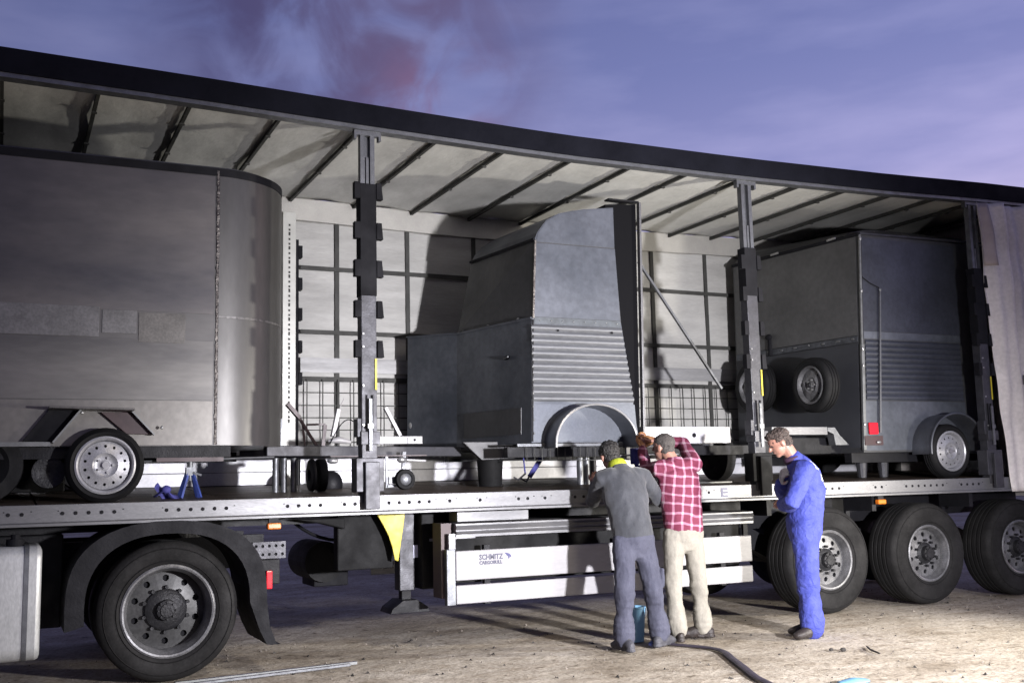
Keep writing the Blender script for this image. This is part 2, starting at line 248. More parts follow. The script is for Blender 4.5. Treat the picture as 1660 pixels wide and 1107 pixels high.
# ------------------------------------------------------------------ mesh helpers
class MB:
    def __init__(s): s.v = []; s.f = []
    def add(s, vs, fs):
        o = len(s.v); s.v += [tuple(v) for v in vs]; s.f += [tuple(i+o for i in f) for f in fs]; return s
    def box(s, x0, x1, y0, y1, z0, z1):
        return s.add([(x0, y0, z0), (x1, y0, z0), (x1, y1, z0), (x0, y1, z0), (x0, y0, z1), (x1, y0, z1), (x1, y1, z1), (x0, y1, z1)],
                     [(3, 2, 1, 0), (4, 5, 6, 7), (0, 1, 5, 4), (1, 2, 6, 5), (2, 3, 7, 6), (3, 0, 4, 7)])
    def bar(s, a, b, w, h=None, up=(0, 0, 1)):
        a = Vector(a); b = Vector(b); h = h or w; d = (b-a).normalized(); up = Vector(up)
        if abs(d.dot(up)) > .98: up = Vector((0, 1, 0))
        x = d.cross(up).normalized(); y = x.cross(d).normalized(); vs = []
        for p in (a, b):
            for sx, sy in ((-1, -1), (1, -1), (1, 1), (-1, 1)): vs.append(p+x*sx*w/2+y*sy*h/2)
        return s.add(vs, [(3, 2, 1, 0), (4, 5, 6, 7), (0, 1, 5, 4), (1, 2, 6, 5), (2, 3, 7, 6), (3, 0, 4, 7)])
    def prism(s, poly, y0, y1, axis='y'):            # polygon in XZ (axis y) or YZ (axis x) or XY (axis z)
        n = len(poly)
        def P(a, b, c): return {'y': (a, c, b), 'x': (c, a, b), 'z': (a, b, c)}[axis]
        vs = [P(a, b, y0) for a, b in poly]+[P(a, b, y1) for a, b in poly]
        fs = [tuple(range(n)), tuple(range(2*n-1, n-1, -1))]+[(i, i+n, (i+1) % n+n, (i+1) % n) for i in range(n)]
        return s.add(vs, fs)
    def lathe(s, prof, c, axis='y', n=48, a0=0, a1=2*pi, closed=True):   # prof: (radius, offset along axis)
        k = len(prof); c = Vector(c); full = abs(a1-a0-2*pi) < 1e-6; m = n if full else n+1; vs = []
        for i in range(m):
            a = a0+(a1-a0)*i/n
            for r, t in prof:
                p = {'y': Vector((r*cos(a), t, r*sin(a))), 'x': Vector((t, r*cos(a), r*sin(a))), 'z': Vector((r*cos(a), r*sin(a), t))}[axis]
                vs.append(c+p)
        fs = []
        for i in range(n):
            j = (i+1) % m
            for q in range(k if closed else k-1):
                w = (q+1) % k; fs.append((i*k+q, j*k+q, j*k+w, i*k+w))
        if not full and closed: fs += [tuple(range(k)), tuple((m-1)*k+q for q in range(k-1, -1, -1))]
        return s.add(vs, fs)
    def cyl(s, a, b, r, n=16, r2=None):
        return s.tube([a, b], [r, r2 if r2 is not None else r], n, False)
    def tube(s, pts, rad, n=12, dome=True, side=None):
        pts = [Vector(p) for p in pts]; R = [(r, r) if not isinstance(r, tuple) else r for r in (rad if isinstance(rad, (list,)) else [rad]*len(pts))]
        if dome:
            d0 = (pts[0]-pts[1]).normalized(); d1 = (pts[-1]-pts[-2]).normalized()
            a, b = R[0], R[-1]; m0 = min(a); m1 = min(b)
            pts = [pts[0]+d0*m0*.95, pts[0]+d0*m0*.7]+pts+[pts[-1]+d1*m1*.7, pts[-1]+d1*m1*.95]
            R = [(a[0]*.25, a[1]*.25), (a[0]*.72, a[1]*.72)]+R+[(b[0]*.72, b[1]*.72), (b[0]*.25, b[1]*.25)]
        vs = []; k = len(pts); px = None
        for i, p in enumerate(pts):
            d = (pts[min(i+1, k-1)]-pts[max(i-1, 0)]).normalized()
            if side is not None: x = Vector(side); x = (x-d*x.dot(d)).normalized()
            elif px is None:
                x = d.cross(Vector((0, 0, 1)));  x = x.normalized() if x.length > .05 else d.cross(Vector((1, 0, 0))).normalized()
            else: x = (px-d*px.dot(d)).normalized()
            px = x; y = d.cross(x)
            for j in range(n):
                t = 2*pi*j/n; vs.append(p+x*cos(t)*R[i][0]+y*sin(t)*R[i][1])
        fs = [(i*n+j, i*n+(j+1) % n, (i+1)*n+(j+1) % n, (i+1)*n+j) for i in range(k-1) for j in range(n)]
        fs += [tuple(range(n-1, -1, -1)), tuple((k-1)*n+j for j in range(n))]
        return s.add(vs, fs)
    def ell(s, c, r, ax=None, n=16, m=10):
        c = Vector(c); ax = ax or (Vector((1, 0, 0)), Vector((0, 1, 0)), Vector((0, 0, 1))); vs = []
        def P(a, b, d): return c+ax[0]*a*r[0]+ax[1]*b*r[1]+ax[2]*d*r[2]
        vs.append(P(0, 0, -1))
        for i in range(1, m):
            t = -pi/2+pi*i/m
            for j in range(n): vs.append(P(cos(t)*cos(2*pi*j/n), cos(t)*sin(2*pi*j/n), sin(t)))
        vs.append(P(0, 0, 1)); fs = []
        for j in range(n):
            fs.append((0, 1+(j+1) % n, 1+j)); fs.append((len(vs)-1, 1+(m-2)*n+j, 1+(m-2)*n+(j+1) % n))
        for i in range(m-2):
            for j in range(n): fs.append((1+i*n+j, 1+i*n+(j+1) % n, 1+(i+1)*n+(j+1) % n, 1+(i+1)*n+j))
        return s.add(vs, fs)
    def sheet(s, fn, nu, nv, th=.004, nrm=(0, 1, 0)):
        nrm = Vector(nrm); A = [[Vector(fn(i/nu, j/nv)) for j in range(nv+1)] for i in range(nu+1)]; vs = []
        for off in (0, th):
            for i in range(nu+1):
                for j in range(nv+1): vs.append(A[i][j]+nrm*off)
        w = nv+1; K = (nu+1)*w; fs = []
        for i in range(nu):
            for j in range(nv):
                q = (i*w+j, (i+1)*w+j, (i+1)*w+j+1, i*w+j+1); fs.append(q); fs.append(tuple(K+x for x in reversed(q)))
        for i in range(nu): fs.append((i*w, K+i*w, K+(i+1)*w, (i+1)*w)); fs.append((i*w+nv, (i+1)*w+nv, K+(i+1)*w+nv, K+i*w+nv))
        for j in range(nv): fs.append((j, j+1, K+j+1, K+j)); fs.append((nu*w+j, K+nu*w+j, K+nu*w+j+1, nu*w+j+1))
        return s.add(vs, fs)
    def holed_disc(s, c, r0, r1, n, rc, rh, y0, y1, a_off=0):
        """annulus facing -Y with n real holes, walls run from y0 (front) to y1 (back)"""
        c = Vector(c); K = 16
        for i in range(n):
            a0 = a_off+2*pi*i/n; a1 = a_off+2*pi*(i+1)/n; am = (a0+a1)/2
            outer = [(r0, a0), (r0, am), (r0, a1), ((r0+r1)/2, a1), (r1, a1), (r1, (am+a1)/2), (r1, am), (r1, (a0+am)/2), (r1, a0), ((r0+r1)/2, a0)]
            outer = [(r*cos(a), r*sin(a)) for r, a in outer]; hx, hz = rc*cos(am), rc*sin(am)
            hole = []
            for ox, oz in outer:
                t = atan2(oz-hz, ox-hx); hole.append((hx+rh*cos(t), hz+rh*sin(t)))
            k = len(outer)
            vs = [c+Vector((x, y0, z)) for x, z in outer]+[c+Vector((x, y0, z)) for x, z in hole]+[c+Vector((x, y1, z)) for x, z in hole]
            fs = [(j, k+j, k+(j+1) % k, (j+1) % k) for j in range(k)]+[(k+j, 2*k+j, 2*k+(j+1) % k, k+(j+1) % k) for j in range(k)]
            s.add(vs, fs)
        return s
    def build(s, name, m, parent=None, smooth=False, bevel=0, fix=True):
        me = bpy.data.meshes.new(name); me.from_pydata(s.v, [], s.f); me.update()
        if fix:
            bm = bmesh.new(); bm.from_mesh(me); bmesh.ops.recalc_face_normals(bm, faces=bm.faces); bm.to_mesh(me); bm.free()
        me.materials.append(m)
        o = bpy.data.objects.new(name, me); COL.objects.link(o)
        if parent is not None: put(o, parent)
        if smooth:
            for p in me.polygons: p.use_smooth = True
            if smooth != 2: me.set_sharp_from_angle(angle=radians(38))
        if bevel:
            b = o.modifiers.new('bevel', 'BEVEL'); b.width = bevel; b.segments = 2; b.limit_method = 'ANGLE'; b.angle_limit = radians(40); b.harden_normals = False
        return o
BASE = {}
def put(o, parent):
    """parent keeping world placement (top-level empties sit at their base)"""
    o.parent = parent; w = Vector((0, 0, 0)); p = parent
    while p is not None: w += Vector(p.location); p = p.parent
    if o.type == 'MESH' and not o.get('_local'):
        for v in o.data.vertices: v.co -= w
def thing(name, loc, label, cat, group=None):
    o = bpy.data.objects.new(name, None); COL.objects.link(o); o.location = loc; o.empty_display_size = .2
    o['label'] = label; o['category'] = cat
    if group: o['group'] = group
    return o
def tag(o, label, cat, group=None, kind=None):
    if label: o['label'] = label
    if cat: o['category'] = cat
    if group: o['group'] = group
    if kind: o['kind'] = kind
    return o
def copy_tree(o, delta, parent=None):
    c = o.copy(); COL.objects.link(c); c.parent = parent
    if parent is None: c.location = Vector(o.location)+Vector(delta)
    for ch in o.children: copy_tree(ch, (0, 0, 0), c)
    return c
def copy_part(o, delta):
    """copy a part (and its sub-parts) under the same parent, shifted"""
    c = o.copy(); COL.objects.link(c); c.location = Vector(o.location)+Vector(delta)
    for ch in o.children:
        d = ch.copy(); COL.objects.link(d); d.parent = c
    return c

# ------------------------------------------------------------------ ground
g = MB(); NX = 90
def gz(x, y): return .012*noise.noise(Vector((x*.5, y*.5, 0)))*min(1, max(0, (1 if -6 < x < 14 and -9 < y < 8 else 0)))
xs = [-600, -80, -20]+[-8+i*.35 for i in range(66)]+[22, 60, 150, 600]; ys = [-100, -30, -12]+[-9+i*.35 for i in range(55)]+[14, 30, 80, 200, 900]
vs = [(x, y, gz(x, y)-.012) for x in xs for y in ys]; w = len(ys)
g.add(vs, [(i*w+j, (i+1)*w+j, (i+1)*w+j+1, i*w+j+1) for i in range(len(xs)-1) for j in range(w-1)])
tag(g.build('ground', M['ground'], smooth=2), None, None, kind='structure')

gr = MB()
for i in range(1100):
    x = random.uniform(-1, 11); y = random.uniform(-4.5, 1.5); r = random.uniform(.003, .009)*(1 if random.random() < .93 else 2)
    a = random.random()*6
    gr.add([(x+r*cos(a), y+r*sin(a), -.012), (x+r*cos(a+2), y+r*sin(a+2), -.012), (x+r*cos(a+4), y+r*sin(a+4), -.012), (x, y, r*.9-.006)], [(0, 1, 3), (1, 2, 3), (2, 0, 3)])
tag(gr.build('gravel', M['stone']), 'loose pale grit scattered over the sandy asphalt', 'gravel', kind='stuff')
gr = MB()
for i in range(420):
    x = random.uniform(-1, 11); y = random.uniform(-4.5, 1.0); r = random.uniform(.006, .018)
    a = random.random()*6
    gr.add([(x+r*cos(a), y+r*sin(a), -.012), (x+r*1.6*cos(a+2), y+r*sin(a+2), -.012), (x+r*cos(a+4), y+r*1.5*sin(a+4), -.012), (x, y, r*.5-.004)], [(0, 1, 3), (1, 2, 3), (2, 0, 3)])
tag(gr.build('dark_litter', M['debris']), 'dark crumbs and bits of dirt on the sandy asphalt', 'debris', kind='stuff')

# ------------------------------------------------------------------ semi trailer
YF = 2.40                                             # far side plane
T = thing('semi_trailer', (3.5, 1.2, 0), 'long open-sided curtain semi-trailer carrying three steel trailers, with white side guards', 'semi-trailer')
X0, X1 = -3.6, 10.4
def zr(x):
    P = [(-4, 4.16), (-.1, 4.14), (1.2, 4.12), (2.5, 4.085), (4.2, 4.05), (6.2, 4.06), (8, 4.095), (9.3, 4.14), (11, 4.17)]
    for (a, za), (b, zb) in zip(P, P[1:]):
        if x <= b: return za+(zb-za)*(x-a)/(b-a)
    return P[-1][1]
def rail_sheet(mb, y0, y1, d0, d1, n=28):
    for i in range(n):
        a = X0+(X1-X0)*i/n; b = X0+(X1-X0)*(i+1)/n; za, zb = zr(a), zr(b)
        mb.add([(a, y0, za+d0), (b, y0, zb+d0), (b, y1, zb+d0), (a, y1, za+d0), (a, y0, za+d1), (b, y0, zb+d1), (b, y1, zb+d1), (a, y1, za+d1)],
               [(3, 2, 1, 0), (4, 5, 6, 7), (0, 1, 5, 4), (2, 3, 7, 6)]+([(3, 0, 4, 7)] if i == 0 else [])+([(1, 2, 6, 5)] if i == n-1 else []))
m = MB(); rail_sheet(m, -.05, .09, .022, .195); roof_rail = m.build('roof_rail', M['roofrail'], T)
roof_rail['label'] = 'black rolled tarp edge along the roof'
m = MB(); rail_sheet(m, -.035, .06, -.012, .02); m.build('roof_rail_lip', M['galv'], T)
m = MB(); rail_sheet(m, 2.36, 2.46, -.17, .05); m.build('far_roof_rail', mat('pale_roof_rail', (.38, .37, .34), .4, .2, .15, 4, fine=.05), T)
# the tarp roof: sagging sheet between bows
bows = [-2.6, -1.97, -1.35, -.72, -.09, .54, 1.18, 1.85, 2.49, 3.14, 3.76, 4.41, 5.02, 5.64, 6.25, 6.96, 7.55, 8.17, 8.8, 9.4, 10.0]
def roofz(x, y):
    k = min(range(len(bows)), key=lambda i: abs(bows[i]-x)); d = min(abs(bows[k]-x)/.31, 1)
    return zr(x)+.045+.02*d*d+.010*noise.noise(Vector((x*3, y*2.2, 1)))+.007*noise.noise(Vector(((x+y)*7, (x-y)*2, 4)))
m = MB(); m.sheet(lambda u, v: (X0+(X1-X0)*u, .09+2.3*v, roofz(X0+(X1-X0)*u, .09+2.3*v)), 150, 22, .004, (0, 0, 1))
m.build('roof_tarp', M['tarp'], T, smooth=2)
for x in bows:
    m = MB(); z = zr(x); m.box(x-.013, x+.013, .06, 2.37, z+.004, z+.036)
    for yy in (.5, 1.3): m.box(x-.020, x+.020, yy-.015, yy+.015, z-.006, z+.0035)
    m.build('roof_bow', M['slat'], T)
# deck and side rail
m = MB(); m.box(X0, X1, .09, 2.34, 1.18, 1.213); m.build('deck_floor', M['wood'], T)
for i in range(11):
    x = X0+.02+i*1.27; m = MB(); e_ = .0006*(i % 3); m.prism([(.095, 1.20), (2.35, 1.20), (2.35, 1.311+e_), (.095, 1.2165+e_)], x, x+1.255, 'x'); m.build('floor_panel', M['wood'], T)
def side_rail(y, s):
    m = MB(); pr = [(y, 1.218), (y+s*.09, 1.218), (y+s*.09, 1.075), (y-s*.018, 1.075), (y-s*.018, 1.095), (y, 1.102)]
    m.prism([(a, b) for a, b in pr], X0, X1, 'x'); return m.build('side_rail', M['alu'], T, bevel=.003)
side_rail(0, 1); side_rail(2.43, -1)
m = MB(); random.seed(3)
groups = [(-.9, 5), (.05, 2), (.38, 5), (1.05, 6), (1.9, 4), (2.33, 2), (2.68, 5), (3.18, 1), (3.44, 1), (3.78, 2), (4.02, 1), (4.3, 3), (5.65, 1), (6.9, 4), (7.6, 2), (8.0, 7), (8.75, 4), (9.6, 5)]
for x, n in groups:
    for k in range(n): m.lathe([(.013, 0), (.013, -.003), (0, -.003)], (x+k*.082, -.0005, 1.158), n=10, closed=False)
    m.box(x-.03, x-.022, -.0022, -.0004, 1.172, 1.178); m.box(x+n*.082-.03, x+n*.082-.02, -.0022, -.0004, 1.172, 1.178)
tag(m.build('lashing_hole', M['black'], T), None, None, kind='stuff')
m = MB()
for x in (5.78,):                                    # the letter E stencilled on the rail
    m.box(x, x+.022, -.003, -.0008, 1.115, 1.195)
    for z in (1.115, 1.147, 1.179): m.box(x+.0225, x+.075, -.003, -.0008, z, z+.016)
m.build('rail_lettering', M['text'], T)
for x in (1.8, 7.66, 4.9):
    m = MB(); m.box(x-.05, x+.05, -.022, .03, .995, 1.04); m.build('marker_light', M['orange'], T, bevel=.01)
    m = MB(); m.box(x-.035, x+.035, 0, .03, 1.0405, 1.0745); m.build('marker_bracket', M['blackmetal'], T)
# chassis
for y in (.72, 1.55):
    m = MB(); m.prism([(X0, 1.178), (X1, 1.178), (X1, .86), (7.0, .78), (3.6, .78), (2.9, 1.0), (X0, 1.0)], y, y+.14); m.build('chassis_beam', M['blackmetal'], T)
for i in range(15):
    x = X0+.5+i*.95
    m = MB(); m.box(x, x+.06, .1, 2.32, 1.085, 1.177); m.build('cross_member', M['blackmetal'], T)
# bulkhead and rear frame (outside the frame of the photo but part of the vehicle)
m = MB(); m.box(X0-.06, X0, 0, 2.43, 1.08, 4.16); m.build('front_bulkhead', M['whitealu'], T)
m = MB(); m.box(X1, X1+.06, .0, 2.43, 1.0, 4.3); m.build('rear_door', M['curtain'], T)
# far curtain wall
m = MB()
def fw(u, v):
    x = X0+(X1-X0)*u; z = 1.55+(2.5)*v
    return (x, 2.425+.012*sin(x*8.2)+.010*noise.noise(Vector((x*2, z*2.5, 7)))+.006*noise.noise(Vector((x*3, z*9, 2))), z)
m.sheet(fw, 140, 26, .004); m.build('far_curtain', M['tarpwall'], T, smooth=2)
for k in range(-8, 11):
    x = 2.975+.751*k
    if X0 < x < X1: m = MB(); m.box(x-.022, x+.022, 2.392, 2.404, 1.60, 3.965); m.build('curtain_strap', M['slat'], T)
for z, h in ((3.44, .022), (2.80, .022), (2.335, .024)):
    for a, b in ((X0, 2.40), (2.60, 6.2), (6.38, 9.9)):
        m = MB(); m.box(a, b, 2.378, 2.391, z-h, z+h); m.build('curtain_batten', M['slat'], T)
for a, b in ((X0, 2.40), (2.60, 6.2), (6.38, 9.9)):
    m = MB(); m.box(a, b, 2.375, 2.391, 2.40, 2.545); m.build('side_board', mat('grey_side_board', (.26, .26, .26), .5, .1, .3, 4, stretch=(.3, 1, 3), fine=.1), T)
    for z0, z1 in ((1.318, 1.436), (1.440, 1.58)):
        m = MB(); m.box(a, b, 2.372, 2.40, z0, z1); m.build('side_board', M['whitealu'], T, bevel=.004)
for z in (2.20, 2.075, 1.955, 1.835, 1.715):
    for a, b in ((2.60, 6.2), (6.38, 8.6)):
        m = MB(); m.box(a, b, 2.360, 2.367, z-.005, z+.005); m.build('mesh_wire', M['slat'], T)
for i in range(38):
    x = 2.66+i*.157
    if 6.15 < x < 6.42: continue
    m = MB(); m.box(x-.005, x+.005, 2.352, 2.359, 1.62, 2.33); m.build('mesh_wire', M['slat'], T)
m = MB(); m.box(X0, X1, 2.4005, 2.43, 1.22, 1.60); m.build('sky_gap_blocker', M['slat'], T)  # added dark board, blocks sky light between the side boards
# pillars
def pillar(x, near=True, top=3.64, upper=True, dark_from=2.75, foot='galvdark'):
    y = -.012 if near else 2.30
    s = MB(); s.box(x-.062, x+.062, y, y+.10, 1.16, top); p = s.build('pillar', M['galvdark'], T, bevel=.006)
    s = MB(); s.box(x-.066, x+.066, y-.006, y+.105, dark_from, top+.003); s.build('black_upper_section', M['black'], p, bevel=.004)  # post drawn black from dark_from upward
    s = MB()
    s.box(x-.058, x-.022, y+.01, y+.07, top, zr(x)-.012); s.box(x+.022, x+.058, y+.01, y+.07, top, zr(x)-.012)
    s.box(x-.022, x+.022, y+.05, y+.062, top, zr(x)-.012); s.box(x-.012, x+.010, y+.012, y+.045, top, top+.22)
    s.build('upper_channel', M['galv'], p)
    s = MB(); s.box(x-.11, x+.11, y+.0, y+.05, zr(x)-.05, zr(x)-.0125); s.box(x-.11, x-.09, y, y+.05, zr(x)-.085, zr(x)-.05); s.box(x+.09, x+.11, y, y+.05, zr(x)-.085, zr(x)-.05); s.build('top_bracket', M['galv'], p)
    for z in (3.52, 3.20, 2.90, 2.58, 2.27):
        if z+.12 > top: continue
        for sg in (-1, 1):
            s = MB(); a, b = (x-.112, x-.0665) if sg < 0 else (x+.0665, x+.112)
            s.prism([(a, z), (b, z), (b, z+.13), (a, z+.13)] if sg < 0 else [(a, z), (b+.006, z), (b-.006, z+.13), (a, z+.13)], y-.014, y+.045)
            s.build('slat_pocket', M['black'], p)
    s = MB(); s.box(x-.03, x-.018, y-.0105, y-.0008, 1.62, 1.98); s.box(x+.014, x+.028, y-.0105, y-.0008, 1.66, 1.98); s.build('locking_slot', M['black'], p)
    s = MB(); s.box(x-.075, x+.075, y-.028, y+.10, 1.60, 1.70); s.box(x-.10, x-.066, y-.01, y+.08, 1.66, 1.80); s.build('latch_housing', M['galvdark'], p, bevel=.004)
    s = MB(); s.box(x-.017, x+.01, y-.045, y-.0285, 1.55, 1.95); s.box(x-.03, x+.02, y-.05, y-.0455, 1.72, 1.76); s.build('locking_lever', M['galv'], p, bevel=.003)
    s = MB(); s.box(x-.115, x+.105, y-.03, y+.10, 1.245, 1.50); s.box(x-.055, x+.060, y-.065, y-.0305, 1.115, 1.47); s.build('pillar_foot', M[foot], p, bevel=.006)
    s = MB(); s.box(x+.044, x+.060, y-.0095, y-.0065, 2.02, 2.26); s.build('yellow_strip', M['yellow'], p)
    for z in (1.75, 2.05, 2.35, 2.45): s = MB(); s.cyl((x-.05, y-.018, z), (x-.05, y-.0065, z), .008, 8); s.build('bolt', M['bright'], p)
    return p
pillar(2.525); pillar(6.235, top=3.40, dark_from=2.95, foot='rubber'); pillar(9.22, top=3.4, dark_from=2.6)  # middle pillar's foot coloured black for the shadow of the man in blue
# far pillars: pale perforated posts
for x in (2.49, 6.29, 9.9, -1.2):
    s = MB(); s.box(x-.085, x+.045, 2.30, 2.40, 1.22, 3.97); p = s.build('far_pillar', mat('pale_post', (.40, .40, .37), .45, .2, .15, 6), T, bevel=.004)
    s = MB(); random.seed(5)
    for k in range(42):
        z = 1.9+k*.047; s.box(x-.03, x-.012, 2.2975, 2.2995, z, z+(.020 if k % 3 else .034))
    tag(s.build('post_perforation', M['slat'], p), None, None, kind='stuff')
    s = MB(); s.box(x+.046, x+.075, 2.31, 2.39, 1.3, 3.70)
    for z in (3.52, 3.20, 2.90, 2.58, 2.27): s.box(x+.0755, x+.11, 2.30, 2.39, z, z+.12)
    s.build('slat_pocket_rail', M['black'], p)
# side guards
G = (.05, .075)
def plank(z0, z1, xa=3.245, xb=6.13):
    s = MB(); s.box(xa, xb, G[0], G[1], z0, z1); return s.build('side_guard_plank', M['whitep'], T, bevel=.008)
P1 = plank(.535, .765); P2 = plank(.355, .50)
for x in (3.5, 4.75, 5.8):
    s = MB(); s.box(x, x+.05, .0755, .12, .34, .80); s.build('side_guard_post', M['blackmetal'], T)
s = MB(); s.box(3.165, 3.24, .045, .10, .35, .78); s.build('side_guard_end_post', M['galv'], T, bevel=.004)
s = MB(); s.box(3.19, 3.245, .055, .10, .7805, .90); s.box(3.2455, 3.42, .06, .08, .86, .885); s.build('side_guard_bracket', M['alu'], T)
s = MB(); s.prism([(.05, .872), (.05, .892), (.035, .905), (.05, .918), (.05, .925), (.035, .945), (.05, .962), (.05, .975), (.20, .985), (.20, .865)], 3.25, 6.16, 'x'); s.build('pallet_box_lid', M['alu'], T)
s = MB(); s.box(3.27, 3.90, .07, .25, .99, 1.066); s.build('pallet_box_front', M['alu'], T, bevel=.003)
s = MB(); s.box(3.30, 6.12, .22, .70, .50, .98); s.build('pallet_box', M['rubber'], T, bevel=.005)
s = MB(); s.box(3.15, 3.24, .12, .3, .40, .98); s.build('pallet_box_corner', mat('brown_corner', (.07, .05, .05), .6), T)
def text_part(txt, size, loc, m, parent, rot=(pi/2, 0, 0), name='lettering', ext=.0008, sx=1):
    cu = bpy.data.curves.new('t', 'FONT'); cu.body = txt; cu.size = size; cu.extrude = ext; cu.resolution_u = 2; cu.offset = .0022
    to = bpy.data.objects.new('t', cu); COL.objects.link(to); dg = bpy.context.evaluated_depsgraph_get(); dg.update()
    me = bpy.data.meshes.new_from_object(to.evaluated_get(dg)); bpy.data.objects.remove(to)
    R = Matrix.Translation(loc) @ Matrix.Rotation(rot[2], 4, 'Z') @ Matrix.Rotation(rot[0], 4, 'X') @ Matrix.Scale(sx, 4, (1, 0, 0))
    me.transform(R); me.materials.clear(); me.materials.append(m)
    o = bpy.data.objects.new(name, me); COL.objects.link(o); put(o, parent); return o
text_part('SCHMITZ', .058, (3.445, G[0]-.0012, .688), M['text'], P1, sx=.85)
text_part('CARGOBULL', .036, (3.445, G[0]-.0012, .652), M['text'], P1, sx=.95)
s = MB(); s.prism([(3.665+(a-3.70)*.62, .705+(b-.70)*.7) for a, b in [(3.70, .742), (3.74, .738), (3.775, .728), (3.80, .70), (3.79, .685), (3.775, .70), (3.77, .675), (3.755, .672), (3.755, .70), (3.74, .705), (3.725, .722)]], G[0]-.0025, G[0]-.0006); s.build('bull_logo', M['navy'], P1)

def bolts(mb, c, r, n, rb, y0, y1, a=0):
    for i in range(n):
        t = a+2*pi*i/n; p = (c[0]+r*cos(t), c[2]+r*sin(t)); mb.cyl((p[0], y0, p[1]), (p[0], y1, p[1]), rb, 6)
def truck_wheel(parent, c, R, width, rr, recess, name='wheel', hub_r=.105, hub_out=0.0, tmat='rubberdusty', nholes=10, dmat='rimtruck'):
    """wheel whose outer face is at c.y; parts tyre, rim, hub, nuts"""
    x, y, z = c; W_ = width
    lvl = (lambda o: parent) if parent.parent is not None else (lambda o: o)
    s = MB(); b = rr+.012
    prof = [(b, .035), (b+.02, .012), (b+.06, .002), (R-.07, 0), (R-.035, .012), (R-.012, .035), (R-.003, .055)]
    n = 4
    for k in range(n):
        a = .055+(W_-.11)*(k+1)/(n+1)
        prof += [(R, a-.010), (R-.012, a-.008), (R-.012, a+.008), (R, a+.010)]
    prof += [(R-.003, W_-.055), (R-.012, W_-.035), (R-.07, W_), (b+.06, W_-.002), (b, W_-.035)]
    s.lathe(prof, (x, y, z), n=64); ty = s.build('tyre', M[tmat], parent, smooth=True)
    s = MB()
    for q in (R-.05, b+.03):
        s.lathe([(q-.004, .003), (q, -.0035), (q+.004, .003)], (x, y+ (.003 if q > b+.05 else .004), z), n=64)
    s.build('sidewall_bead', M[tmat], lvl(ty), smooth=True)
    s = MB(); s.lathe([(rr-.018, .05), (rr-.008, .018), (rr+.004, .014), (rr+.016, .020), (rr+.016, .05), (rr-.002, .07), (rr-.02, recess+.02), (rr-.02, W_-.03), (rr-.032, W_-.03), (rr-.032, .07)], (x, y, z), n=64)
    rim = s.build('rim', M['rimtruck'], parent, smooth=True)
    s = MB(); s.holed_disc((x, y, z), hub_r, rr-.031, nholes, (hub_r+rr-.03)/2+.012, .023, y*0+recess, recess+.014)
    # slope the disc slightly: inner part stands proud
    s.v = [(vx, vy-.02*max(0, 1-(sqrt((vx-x)**2+(vz-z)**2)-hub_r)/(rr-.03-hub_r)), vz) for vx, vy, vz in s.v]
    s.build('rim_disc', M[dmat], lvl(rim))
    s = MB(); s.lathe([(0, recess+.02), (0, recess+.028), (rr-.034, recess+.028), (rr-.034, recess+.02)], (x, y, z), n=32); s.build('brake_drum_back', M['black'], lvl(rim))
    s = MB(); h = recess-.02-hub_out
    s.lathe([(0, h-.075), (.045, h-.075), (.05, h-.066), (.068, h-.062), (.072, h-.02), (hub_r-.014, h-.012), (hub_r+.006, h+.004), (hub_r+.006, h+.05), (0, h+.05)], (x, y, z), n=36, closed=False)
    hb = s.build('hub', M['hub'], parent, smooth=True)
    s = MB(); bolts(s, (x, y, z), hub_r+.018, 10, .0135, y+recess-.055, y+recess-.008, .3)
    bolts(s, (x, y, z), .058, 8, .007, y+h-.078, y+h-.055); tag(s.build('wheel_nut', M['hub'], lvl(hb)), None, None, kind='stuff')
    return ty
for i, x in enumerate((7.045, 8.32, 9.62)):
    w = thing('wheel', (x, .05, .495), None, None); w.parent = T; w.location = Vector((x, .05, .495))-Vector(T.location)
    if 'label' in w: del w['label']
    if 'category' in w: del w['category']
    truck_wheel(w, (x, .05, .495), .495, .385, .262, .10)
    s = MB(); s.lathe([(.27, 0), (.42, 0), (.483, .04), (.492, .15), (.492, .25), (.483, .35), (.42, .385), (.27, .385)], (x, 2.0, .495), n=48); s.build('far_tyre', M['rubberdusty'], T, smooth=True)
    s = MB(); s.lathe([(0, 0), (.262, .0), (.262, .36), (0, .36)], (x, 2.01, .495), n=36, closed=False); s.build('far_rim', M['hub'], T)
    s = MB(); s.cyl((x, .30, .495), (x, 2.12, .495), .075, 16); s.build('axle', M['blackmetal'], T)
    s = MB(); s.prism([(x-.62, .80), (x-.62, .62), (x-.50, .62), (x-.1, .42), (x+.1, .42), (x+.1, .55), (x-.30, .72), (x-.46, .80)], .66, .80); s.build('suspension_arm', M['blackmetal'], T)
for x in (6.35, 7.62, 8.93):
    s = MB(); s.box(x-.02, x+.03, .06, .45, .93, 1.07); s.box(x-.02, x+.03, .42, .45, .6, .93); s.build('mudguard_stay', M['blackmetal'], T)
# landing leg, stowage, hoses
s = MB(); s.box(2.945, 3.075, .52, .65, .44, 1.08); s.build('landing_leg', M['galvdark'], T, bevel=.006)
s = MB(); s.box(2.97, 3.05, .545, .625, .36, .44); s.prism([(2.84, .27), (3.18, .27), (3.16, .31), (3.07, .37), (2.95, .37), (2.86, .31)], .45, .72); s.build('landing_foot', M['blackmetal'], T, bevel=.004)
s = MB(); s.box(3.062, 3.14, .512, .5195, .70, .80); s.build('sticker', M['sticker'], T)
s = MB(); s.bar((3.12, .45, .84), (3.50, .30, .845), .022); s.bar((3.46, .30, .84), (3.33, .33, .74), .05, .03); s.build('crank_handle', M['galv'], T)
s = MB(); s.box(2.45, 2.92, .60, .72, .62, 1.07); s.prism([(2.10, 1.04), (2.5, 1.04), (2.5, .95), (2.32, 1.0)], .55, .75); s.build('support_bracket', M['rubber'], T, bevel=.01)
